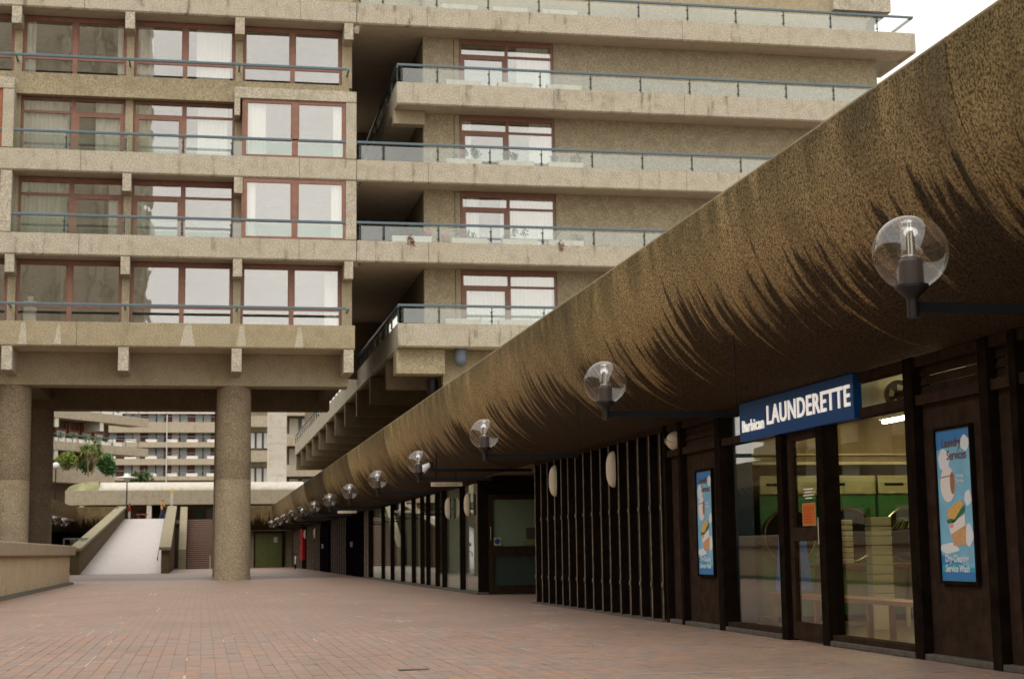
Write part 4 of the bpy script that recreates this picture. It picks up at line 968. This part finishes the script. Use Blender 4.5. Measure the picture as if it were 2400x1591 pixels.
# ---------------------------------------------------------------- ramp, stairs, podium
RY0, RY1, RZ = 97.0, 125.5, 3.9
ramp = obj('ramp', MB().prism([(RY0, .004), (RY1, RZ), (RY1, 0.002), (RY0, .002)], 'x', -7.15, -2.3), BRICKR); tag(ramp, kind='structure')
def rwall(name, xa0, xa1, xb0, xb1, lb):
    t = thing(name, lb, 'wall', (xa0, RY0, 0), 'ramp side walls')
    def pr(x00, x01, x10, x11, zo0, zo1, y0e=0, mat=C_RAMPW, nm='wall'):
        mb = MB(); Y0, Y1 = RY0-.6+y0e, RY1+.3
        mb.v = [(x00,Y0,zo0[0]),(x01,Y0,zo0[0]),(x01,Y0,zo0[1]),(x00,Y0,zo0[1]),(x10,Y1,zo1[0]),(x11,Y1,zo1[0]),(x11,Y1,zo1[1]),(x10,Y1,zo1[1])]
        mb.f = [(0,1,2,3),(7,6,5,4),(0,4,5,1),(1,5,6,2),(2,6,7,3),(3,7,4,0)]; return obj(nm, mb, mat, t)
    pr(xa0, xa1, xb0, xb1, (0, 1.38), (0, RZ+.82)); pr(xa0-.12, xa1+.12, xb0-.12, xb1+.12, (1.384, 1.56), (RZ+.824, RZ+1.0), -.15, C_RAMPC, 'coping')
    return t
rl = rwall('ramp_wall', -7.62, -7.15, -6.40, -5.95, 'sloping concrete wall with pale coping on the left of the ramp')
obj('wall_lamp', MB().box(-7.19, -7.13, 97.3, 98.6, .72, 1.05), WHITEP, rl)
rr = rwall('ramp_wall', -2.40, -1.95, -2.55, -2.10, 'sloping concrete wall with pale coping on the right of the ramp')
obj('handrail', MB().tube((-2.62, 96.6, .95), (-2.72, 125.6, 4.8), .03).tube((-2.62,96.6,.95),(-2.62,96.6,.75),.03), LAMPM, rr)
pod = obj('podium_deck', MB().box(-60, 60, 131.5, 330, RZ-.3, RZ).box(-6.4, -2.1, RY1+.002, 131.5, RZ-.3, RZ).box(-40, -6.41, 126, 131.5, RZ-.3, RZ).box(1.0, 40, 126.1, 131.5, RZ-.3, RZ), C_DARK); tag(pod, kind='structure')
obj('retaining_wall', MB().box(-40, -6.5, 127, 127.3, 0, RZ-.31), C_DARK, pod); obj('retaining_wall', MB().box(-6.5, 12, 131.8, 132.1, 0, RZ-.31), C_DARK, pod)
st = thing('staircase', 'red brick staircase rising to the podium between ramp and pillar', 'stairs', (0, 124.5, 0))
STB = plain('red_brick_step', (.13, .05, .033), .8, noise=.3, nscale=6); NOS = plain('worn_step_nosing', (.36, .27, .22), .8, noise=.2)
for i in range(24):
    y = 124.5+i*.29; z = (i+1)*RZ/24
    s_ = obj('step', MB().box(-1.2, 1.0, y, 131.6, z-RZ/24+.002, z), STB, st)
    obj('nosing', MB().box(-1.2, 1.0, y-.03, y+.06, z-.045, z+.012), NOS, s_)
obj('side_wall', MB().prism([(123.6, 0), (123.6, 1.5), (131.8, RZ+1.1), (131.8, 0)], 'x', -1.78, -1.22), C_RAMPC, st)
obj('side_wall', MB().prism([(124.0, 0), (124.0, 1.0), (131.8, RZ+.9), (131.8, 0)], 'x', 1.01, 1.4), C_RAMPW, st)
obj('handrail', MB().tube((.93, 124.2, .95), (.93, 131.6, RZ+.95), .045).tube((.62, 124.2, 0.0), (.62, 124.2, 1.0), .03), CREAMP, st)

# left-hand cross canopy
lc = thing('left_canopy', 'stained curved canopy over the dark arcade left of the ramp', 'canopy', (-9, 125, 0))
cross(-9.5, -6.35, 124.0, lc)
mb = MB(); P = arc(); k = len(P)
for yy in (60, 124.0):
    for x, z in P: mb.v.append((-9.5-(x-XR), yy + ((x-XR) if yy > 100 else 0), z))
for i in range(k-1): mb.f.append((k+i, k+i+1, i+1, i))
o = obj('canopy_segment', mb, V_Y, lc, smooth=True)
mb = MB()
for x, z in P: mb.v.append((-9.5-(x-XR), 124.0+(x-XR), z))
for x, z in P: mb.v.append((-9.5, 124.0+(x-XR), z))
for i in range(k-1): mb.f.append((k+i, k+i+1, i+1, i))
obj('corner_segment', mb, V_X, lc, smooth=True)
obj('arcade_wall', MB().box(-11.4, -11.2, 60, 126, 0, 2.93).box(-11.2, -6.4, 125.7, 125.9, 0, 2.95), BLK, lc)
obj('roof_deck', MB().box(-30, -9.6, 60, 131, 3.7, 3.9), C_DARK, lc)
ks = thing('glazed_kiosk', 'dark glazed kiosk with thin grey frame at the foot of the ramp', 'kiosk', (-8.6, 101, 0))
obj('frame', MB().box(-8.4, -6.9, 100.2, 100.3, 2.12, 2.2).box(-8.4, -8.32, 100.2, 100.3, .1, 2.12).box(-7.75, -7.7, 100.2, 100.3, .1, 2.12).box(-7.3, -7.25, 100.2, 100.3, .1, 2.12).box(-8.4, -6.9, 100.2, 100.3, .02, .1), plain('grey_frame', (.2,.2,.19), .5), ks)
obj('pane', MB().box(-8.32, -7.0, 100.24, 100.25, .1, 2.12), GL_SHOP2, ks); obj('wall', MB().box(-8.4, -7.7, 101.0, 104, 0, 2.2), BLK, ks)
ex = thing('exit_light', 'tiny green lit sign in the dark arcade beside the rear pillar', 'sign', (-10.6, 112, 2.4)); obj('face', MB().box(-10.68, -10.45, 112, 112.05, 2.3, 2.45), emit('green_light', (.2, .9, .05), 1.2), ex)

# street lamps and sign on the podium
def tall_lamp(x, y, z0, z1, lb, flat=False):
    t = thing('podium_lamp', lb, 'street lamp', (x, y, z0), 'lamp posts on the podium')
    obj('pole', MB().tube((x,y,z0),(x,y,z1),.06,.045), LAMPM, t)
    if flat:
        obj('canopy_disc', MB().lathe([(.0005,.22),(.25,.2),(.85,.10),(.85,.04),(.0005,.0)], (x,y,z1+.1), 24), WHITEP, t, smooth=True)
        obj('diffuser', MB().lathe([(.0005,.45),(.2,.38),(.3,.2),(.25,-.02),(.1,-.2),(.0005,-.22)], (x,y,z1+.08), 20), plain('frosted_diffuser', (.75,.75,.75), .3), t, smooth=True)
    else:
        obj('globe', MB().lathe([(.30*math.cos(a)+.0005, .30*math.sin(a)) for a in [-PI/2+PI*i/14 for i in range(15)]], (x,y,z1+.3), 20), plain('milky_globe', (.72,.74,.76), .15), t, smooth=True)
    return t
tall_lamp(-5.85, 126.2, 3.9, 6.95, 'lamp post with flat white disc head at the top of the ramp', True)
tall_lamp(-11.7, 124.9, 3.9, 7.9, 'globe topped lamp post beside the rear pillar, left of a pair'); tall_lamp(-11.25, 126, 3.9, 7.75, 'globe topped lamp post beside the rear pillar, right of a pair')
ys = thing('sign_post', 'slim white post with small yellow sign near the walking person', 'sign', (-2.5, 128, 3.9))
obj('pole', MB().tube((-2.48,128,3.9),(-2.48,128,6.1),.035).tube((-2.36,128,3.9),(-2.36,128,6.0),.03), WHITEP, ys); obj('plate', MB().box(-2.56,-2.32,127.96,127.98,6.0,6.28), plain('yellow_plate', (.75,.5,.05), .5), ys)

# ---------------------------------------------------------------- people
def person(x, y, z, h, top, trousers, hair, label, face=1, stride=.22, sit=False):
    m, t, b = mat_new('clothed_skin'); N = NT(t)
    tc = N.n('ShaderNodeTexCoord'); sp = N.n('ShaderNodeSeparateXYZ'); t.links.new(tc.outputs['Object'], sp.inputs[0]); zz = sp.outputs[2]
    c = N.mix(N.m('GREATER_THAN', zz, .05*h), (.03,.03,.03), trousers); c = N.mix(N.m('GREATER_THAN', zz, .48*h), c, top); c = N.mix(N.m('GREATER_THAN', zz, .835*h), c, (.55,.33,.24))
    t.links.new(c, b.inputs['Base Color']); b.inputs['Roughness'].default_value = .85
    o = link('person', bpy.data.meshes.new('person'), m, None, True, loc=(x, y, z)); o.parent = None
    s = h
    V = {'pel':(0,0,.50),'wai':(0,0,.60),'che':(.01*face,0,.72),'nec':(.015*face,0,.82),'hd0':(.03*face,0,.88),'hd1':(.03*face,0,.95),
         'shL':(.01*face,.10,.79),'elL':(-.06*face,.13,.66),'haL':(.03*face,.13,.54),'hnL':(.045*face,.13,.50),
         'shR':(.01*face,-.10,.79),'elR':(.07*face,-.13,.68),'haR':(.16*face,-.11,.60),'hnR':(.18*face,-.11,.57),
         'hiL':(0,.05,.49),'knL':(.07*face,.055,.28),'anL':(stride/2*face,.055,.05),'toL':((stride/2+.09)*face,.055,.02),
         'hiR':(0,-.05,.49),'knR':(-.02*face,-.055,.28),'anR':(-stride/2*face,-.055,.06),'toR':((-stride/2+.08)*face,-.055,.02)}
    Rr = {'pel':.085,'wai':.075,'che':.095,'nec':.035,'hd0':.052,'hd1':.058,'shL':.042,'elL':.032,'haL':.026,'hnL':.022,'shR':.042,'elR':.032,'haR':.026,'hnR':.022,
          'hiL':.062,'knL':.042,'anL':.028,'toL':.026,'hiR':.062,'knR':.042,'anR':.028,'toR':.026}
    E = [('pel','wai'),('wai','che'),('che','nec'),('nec','hd0'),('hd0','hd1'),('che','shL'),('shL','elL'),('elL','haL'),('haL','hnL'),('che','shR'),('shR','elR'),('elR','haR'),('haR','hnR'),
         ('pel','hiL'),('hiL','knL'),('knL','anL'),('anL','toL'),('pel','hiR'),('hiR','knR'),('knR','anR'),('anR','toR')]
    ks = list(V); o.data.from_pydata([tuple(q*s for q in V[k]) for k in ks], [(ks.index(a), ks.index(b)) for a, b in E], [])
    sk = o.modifiers.new('skin', 'SKIN'); su = o.modifiers.new('sub', 'SUBSURF'); su.levels = 2; su.render_levels = 2
    lay = o.data.skin_vertices[0] if o.data.skin_vertices else None
    for i, k in enumerate(ks): lay.data[i].radius = (Rr[k]*s, Rr[k]*s)
    lay.data[ks.index('pel')].use_root = True
    tag(o, label, 'person')
    hm = MB().lathe([(.0005,.075*s),(.045*s,.06*s),(.062*s,.02*s),(.060*s,-.03*s),(.045*s,-.06*s)], (x+.015*face*s, y, z+.945*s), 16)
    hh = link('hair', hm.mesh('hair', (x, y, z)), plain('hair_tone', hair, .8), None, True); hh.parent = o
    return o
person(-3.15, 127.0, 3.9, 1.62, (.62,.30,.12), (.05,.08,.16), (.50,.28,.16), 'person in an orange jacket and blue jeans walking across the top of the ramp')
person(-5.65, 127.2, 3.9, 1.25, (.40,.03,.03), (.6,.5,.42), (.05,.03,.02), 'person in a red top half hidden behind the left ramp wall', -1, .05)
bn = thing('podium_bench', 'low reddish bench on the podium beside the person in red', 'bench', (-4.9, 128.5, 3.9)); obj('seat', MB().box(-5.2,-4.3,128.3,128.9,4.28,4.36), plain('red_seat', (.35,.12,.10), .6), bn); obj('leg', MB().box(-5.1,-5.0,128.4,128.8,3.9,4.28).box(-4.5,-4.4,128.4,128.8,3.9,4.28), plain('red_leg', (.3,.1,.08), .6), bn)

# ---------------------------------------------------------------- bridge block beyond the ramp
bd = thing('bridge_building', 'long low concrete bridge block with a white rounded roof beyond the ramp', 'building', (0, 152, 3.9))
obj('fascia_beam', MB().box(-12.5, 9.0, 150, 150.6, 5.75, 7.12), C_FAR, bd, bevel=.03)
prof = [(150.3 + 3*(1-math.cos(a)), 7.12 + .85*math.sin(a)) for a in [PI/2*i/8 for i in range(9)]]
obj('barrel_roof', MB().prism(prof + [(160, 7.97), (160, 7.12)], 'x', -9.5, 9.5), WHITE_R, bd)
mb = MB(); n0 = 10
for i in range(n0+1):
    a = PI/2*i/n0; mb.v += [(-9.5-2.9*math.sin(a), 150.35, 7.125+.84*math.cos(a)), (-9.5-2.9*math.sin(a), 160, 7.125+.84*math.cos(a)), (-9.5-2.9*math.sin(a), 150.35, 7.121)]
for i in range(n0): mb.f += [(3*i, 3*i+3, 3*i+4, 3*i+1), (3*i, 3*i+2, 3*i+5, 3*i+3)]
obj('rounded_end', mb, plain('mossy_white_roof', (.42, .42, .24), .9, noise=.4, nscale=1.2), bd, smooth=False)
for x in (-11.0, -4.9, 1.2, 7.0): obj('column', MB().box(x-.22, x+.22, 150.1, 150.5, 3.9, 5.75), C_TOWER, bd)
obj('soffit', MB().box(-12.5, 9, 150.6, 160, 5.8, 6.0), C_SOF, bd); obj('rear_wall', MB().box(-14, 9, 158, 158.3, 3.9, 5.8), C_FAR, bd)
shopc = [plain('far_pane_%d' % i, c, .4) for i, c in enumerate(((.55,.58,.58), (.16,.30,.32), (.28,.09,.07), (.40,.38,.30)))]
for i in range(20):
    x = -12.6+i*1.08; obj('window', MB().box(x, x+.75, 157.9, 157.98, 4.4, 5.5), shopc[(i*7) % 4], bd)
obj('dark_doorway', MB().box(-4.6, -3.9, 151, 151.2, 3.9, 5.7), BLK, bd)

# ---------------------------------------------------------------- lift tower and slab beside it
tw = thing('lift_tower', 'pale board-marked concrete lift tower seen right of the middle pillar', 'tower', (7.1, 153, 0))
for i in range(13): obj('lift_course', MB().box(6.2, 7.95, 153, 156, 7.0+i*1.55+.008, 7.0+(i+1)*1.55-.008), C_TOWER, tw, bevel=.02)
obj('core', MB().box(6.25, 7.9, 153.05, 155.9, 6.0, 27.2), C_TOWER, tw)
def bandblock(name, lb, x0, x1, y, levels, ph, depth=8, mat=C_FAR, n=6, fin=None):
    t = thing(name, lb, 'building', ((x0+x1)/2, y, 0))
    for z in levels: obj('parapet', MB().box(x0, x1, y, y+.3, z, z+ph), mat, t)
    obj('wall', MB().box(x0, x1, y+1.6, y+1.8, levels[0]-3, levels[-1]+3.5), C_WALL, t)
    for z in levels: obj('floor_slab', MB().box(x0, x1, y+.3, y+1.6, z+.02, z+.2), C_FAR, t)
    return t
fs = bandblock('far_slab_block', 'far concrete slab block seen between the middle pillar and the lift tower', 4.5, 6.9, 165, [6.9, 10.6, 14.25, 17.0], 1.15)
for z in (8.2, 11.9):
    for i in range(3): 
        w_ = obj('window', MB().box(4.7+i*.75, 5.35+i*.75, 166.45, 166.58, z+.1, z+1.9), FRAME_D, fs)
        obj('pane', MB().box(4.76+i*.75, 5.29+i*.75, 166.40, 166.44, z+.2, z+1.8), shopc[0], w_)

fs = bandblock('rear_slab_block', 'far shaded concrete block glimpsed between the lift tower and the balcony underside', 7.4, 22, 176, [6.2, 9.6, 13.0, 16.4], 1.3)
for z in (7.5, 10.9, 14.3):
    for i in range(5):
        w_ = obj('window', MB().box(8.0+i*1.4, 9.2+i*1.4, 177.4, 177.55, z, z+2.0), FRAME_D, fs); obj('pane', MB().box(8.1+i*1.4, 9.1+i*1.4, 177.35, 177.39, z+.1, z+1.9), shopc[(i+int(z)) % 4], w_)

# ---------------------------------------------------------------- left far terraces (angled block)
A0, A1 = Vector((-21.0, 165.0, 0)), Vector((-6.3, 186.0, 0)); dv = (A1-A0).normalized(); nv = Vector((dv.y, -dv.x, 0))
def ang(u, v, z): p = A0 + dv*u + (-nv)*v; return (p.x, p.y, z)
Lw = (A1-A0).length
def abox(mb, u0, u1, v0, v1, z0, z1):
    n = len(mb.v)
    mb.v += [ang(u, v, z) for z in (z0, z1) for v in (v0, v1) for u in (u0, u1)]
    mb.f += [(n+a, n+b, n+c, n+d) for a, b, c, d in ((0,2,3,1),(4,5,7,6),(0,1,5,4),(2,6,7,3),(0,4,6,2),(1,3,7,5))]
    return mb
tl = thing('angled_terrace_block', 'concrete terrace block with planted balconies seen through the left opening', 'building', tuple(A0))
for z0, z1, ue in ((15.85, 16.85, Lw), (12.4, 13.35, Lw), (8.95, 10.25, Lw-6)):
    obj('parapet', abox(MB(), -8, ue, 0, .3, z0, z1), C_FAR, tl)
    obj('floor_slab', abox(MB(), -8, ue-.3, .3, 2.6, z0+.05, z0+.3), C_FAR, tl)
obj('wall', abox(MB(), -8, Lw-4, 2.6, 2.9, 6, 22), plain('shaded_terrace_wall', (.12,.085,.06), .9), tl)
obj('end_wall', abox(MB(), Lw-4.3, Lw-4, 2.9, 9, 6, 22), C_FAR, tl)
u = -7.0; i = 0
while u < Lw-5.5:
    for z0 in (9.3, 12.7, 16.2):
        w_ = obj('window', abox(abox(abox(MB(), u, u+.22, 2.4, 2.58, z0+.0, z0+3.0), u+1.7, u+1.85, 2.4, 2.58, z0, z0+3.0), u+.22, u+1.7, 2.4, 2.58, z0+2.1, z0+2.25), FRAME_O, tl)
        obj('pane', abox(MB(), u+.23, u+1.69, 2.45, 2.50, z0+.1, z0+2.05), shopc[3] if (i*5+int(z0)) % 3 else shopc[0], w_)
    u += 2.15; i += 1
for uu in (1.9, 9.5, 17.0):
    for z in (15.85, 12.4): obj('corbel', abox(MB(), uu, uu+.6, .1, 2.4, z-1.0, z), C_TOWER, tl)
for z1 in (16.85, 13.35):
    obj('handrail', abox(MB(), -8, Lw, .1, .18, z1+.75, z1+.83), RAIL, tl)
    for q in range(14): obj('railing_post', abox(MB(), -6+q*2.3, -5.93+q*2.3, .1, .16, z1, z1+.75), RAIL, tl)
q = 0
for z1 in (13.35, 16.85, 10.25):
    for uu in [2.0+1.95*i for i in range(10)]:
        if z1 == 10.25 and uu > 15: continue
        q += 1
        p = ang(uu, .45, z1)
        t = thing('balcony_trough', 'white trough on the angled far terrace, %s parapet, %s along from the left' % ({13.35: 'middle', 16.85: 'upper', 10.25: 'lower'}[z1], ['first','second','third','fourth','fifth','sixth','seventh','eighth','ninth','tenth'][int((uu-2)/1.95+.5)]), 'planter', p, 'troughs on the far terrace')
        obj('trough', abox(MB(), uu, uu+1.6, .32, .6, z1, z1+(.42 if z1 != 10.25 else .3)), WHITEP if z1 != 10.25 else C_FAR, t)
        if random.random() < .6 or z1 == 16.85: obj('foliage', leaves(MB(), ang(uu+.8, .45, z1+.6), (.6,.4,.25), 60, .3), LEAF3 if z1 == 16.85 else LEAF, t)
def bush(x0, y, z, rx, rz, lb, mat, n=1500, size=.45):
    t = thing('shrub', lb, 'shrub', (x0, y, z), 'shrubs on the far terrace')
    mb = MB()
    for k in range(9):
        a = random.uniform(0, 2*PI); rr_ = random.uniform(.2, .75)
        leaves(mb, (x0+rx*rr_*math.cos(a), y+rx*.6*random.uniform(-1,1), z+rz*(.55+.45*rr_*math.sin(a))), (rx*.5, rx*.5, rz*.42), n//9, size, .6)
    obj('foliage', mb, mat, t); obj('stem', MB().tube((x0,y,z-.2),(x0,y,z+rz*.6),.08), BARK, t); return t
bush(-13.9, 169.5, 10.2, 1.0, 1.35, 'light green bushy shrub on the far terrace left of the spiky tree', LEAF2, 2400, .3)
bush(-10.1, 172, 9.6, 1.0, 1.7, 'dark green dense shrub on the far terrace right of the spiky tree', LEAF3, 2600, .3)
bush(-12.2, 171, 9.8, .55, 1.2, 'small mid green shrub beneath the spiky tree', LEAF, 700, .35)
bush(-6.7, 174, 8.9, 1.2, 1.0, 'low mixed green shrub at the right end of the far terrace', LEAF, 900, .35)
yt = thing('spiky_palm_tree', 'spiky green cordyline tree with forked trunk on the far terrace', 'tree', (-11.6, 170.5, 9.5))
tr = MB().tube((-11.9,170.5,9.4),(-12.0,170.5,11.8),.11,.09).tube((-11.6,170.5,9.6),(-10.9,170.5,11.4),.10,.07).tube((-11.9,170.5,10.6),(-11.4,170.5,12.6),.08,.06).tube((-12.0,170.5,11.0),(-12.5,170.5,12.0),.07,.05)
obj('trunk', tr, BARK, yt)
mb = MB()
for c in ((-12.1,170.5,12.3), (-10.8,170.5,11.6), (-11.3,170.5,12.9), (-12.6,170.5,12.1), (-11.6,170.2,12.2), (-10.9,170.5,12.3)):
    for k in range(70):
        d = Vector((random.gauss(0,1), random.gauss(0,1), random.gauss(.35,.9))).normalized(); L = random.uniform(.6, 1.0)
        p = Vector(c); m1 = p + d*L*.6; e = p + d*L + Vector((0,0,-.22*L)); b_ = d.cross(Vector((0,0,1))).normalized()*.045
        mb.quad(tuple(p-b_), tuple(p+b_), tuple(m1+b_), tuple(m1-b_)); mb.quad(tuple(m1-b_), tuple(m1+b_), tuple(e+b_*.2), tuple(e-b_*.2))
obj('leaves', mb, LEAF2, yt)

# ---------------------------------------------------------------- centre far block
cb = thing('far_terrace_block', 'distant pale block with white barrel roofs and rows of red framed windows', 'building', (-2, 232, 0))
Yc = 230
for z0, z1 in ((18.3, 20.1), (16.35-.9, 17.1-.8), (13.4-.6, 14.3-.7), (11.6-1.4, 12.3-1.5)): pass
lv = [(18.45, 20.05), (15.75, 16.65), (13.0, 13.95), (10.4, 11.3), (7.7, 8.5)]
px2z = lambda py: EYE + (1299.5-py)*Yc/3650*1.0
lv = [(px2z(1022), px2z(998)), (px2z(1056), px2z(1044)), (px2z(1096), px2z(1082)), (px2z(1131), px2z(1122))]
for z0, z1 in lv:
    obj('parapet', MB().box(-16, 9.5, Yc, Yc+.4, z0, z1), C_FAR, cb); obj('floor_slab', MB().box(-16, 9.5, Yc+.4, Yc+2.4, z0+.1, z0+.3), C_FAR, cb)
    obj('handrail', MB().box(-16, 9.5, Yc+.1, Yc+.2, z1+.75, z1+.85), RAIL, cb)
obj('wall', MB().box(-16, 9.5, Yc+2.4, Yc+2.7, 3.9, lv[0][1]+1.9), C_WALL, cb)
redp = plain('red_brown_panel', (.22, .07, .05), .7)
k = 0
for (zf, zc) in ((lv[1][1], lv[0][0]), (lv[2][1], lv[1][0]), (lv[3][1], lv[2][0]), (lv[0][1]-.6, lv[0][1]+1.3)):
    x = -15.5
    while x < 9:
        k += 1; obj('panel', MB().box(x, x+.75, Yc+2.2, Yc+2.38, zf-.3, zc+.3), redp, cb)
        w_ = obj('window', MB().box(x+.80, x+.88, Yc+2.2, Yc+2.38, zf-.3, zc+.3).box(x+2.0, x+2.1, Yc+2.2, Yc+2.38, zf-.3, zc+.3).box(x+3.15, x+3.22, Yc+2.2, Yc+2.38, zf-.3, zc+.3), FRAME_D, cb)
        for a in (.9, 2.12): obj('pane', MB().box(x+a, x+a+1.05, Yc+2.28, Yc+2.33, zf-.3, zc+.2), shopc[0] if (k*3+int(a)) % 4 else WHITEP, w_)
        x += 3.35
for z1 in [l[1] for l in lv[1:]]:
    for i in range(8): obj('window_box', MB().box(-14+i*2.9, -12.4+i*2.9, Yc+.4, Yc+.8, z1, z1+.45), WHITEP, cb)
for i in range(6):
    cx = -13.0 + i*4.4; pr = [(cx-2.15+.0, lv[0][1]+1.3)] + [(cx-2.15*math.cos(a), lv[0][1]+1.35+1.5*math.sin(a)) for a in [PI*j/10 for j in range(11)]]
    obj('barrel_roof', MB().prism(pr, 'y', Yc+.8, Yc+8), WHITE_R, cb)
obj('roof_band', MB().box(-16, 9.5, Yc+.6, Yc+.79, lv[0][1]+1.25, lv[0][1]+2.2), WHITE_R, cb)
obj('drainpipe', MB().tube((-5.2, Yc-.1, 8), (-5.2, Yc-.1, lv[0][1]+1), .09), plain('pale_pipe', (.5,.5,.5), .5), cb)

# ---------------------------------------------------------------- buildings behind and beside the viewpoint (seen in the glass)
bt = thing('tower_behind_viewpoint', 'tall concrete tower mirrored in the left apartment windows', 'building', (-20, -45, 0))
obj('tower_shaft', MB().box(-34, -6.6, -55, -41, 0, 92), C_PAR, bt)
for i in range(7): obj('tower_pier', MB().box(-33+i*4.2, -32.2+i*4.2, -41, -40.4, 0, 92), C_PAR, bt)
sbk = thing('added_side_block', 'long concrete block added out of view, mirrored in the launderette glass', 'building', (-45, 10, 0))
obj('wall', MB().box(-50, -42, -30, 150, 0, 24), C_WALL, sbk)  # unseen block added on the left to cut sky light and sky reflections
for i in range(5): obj('balcony_band', MB().box(-42, -40.8, -30, 150, 3+i*3.4, 4.1+i*3.4), C_PAR, sbk)
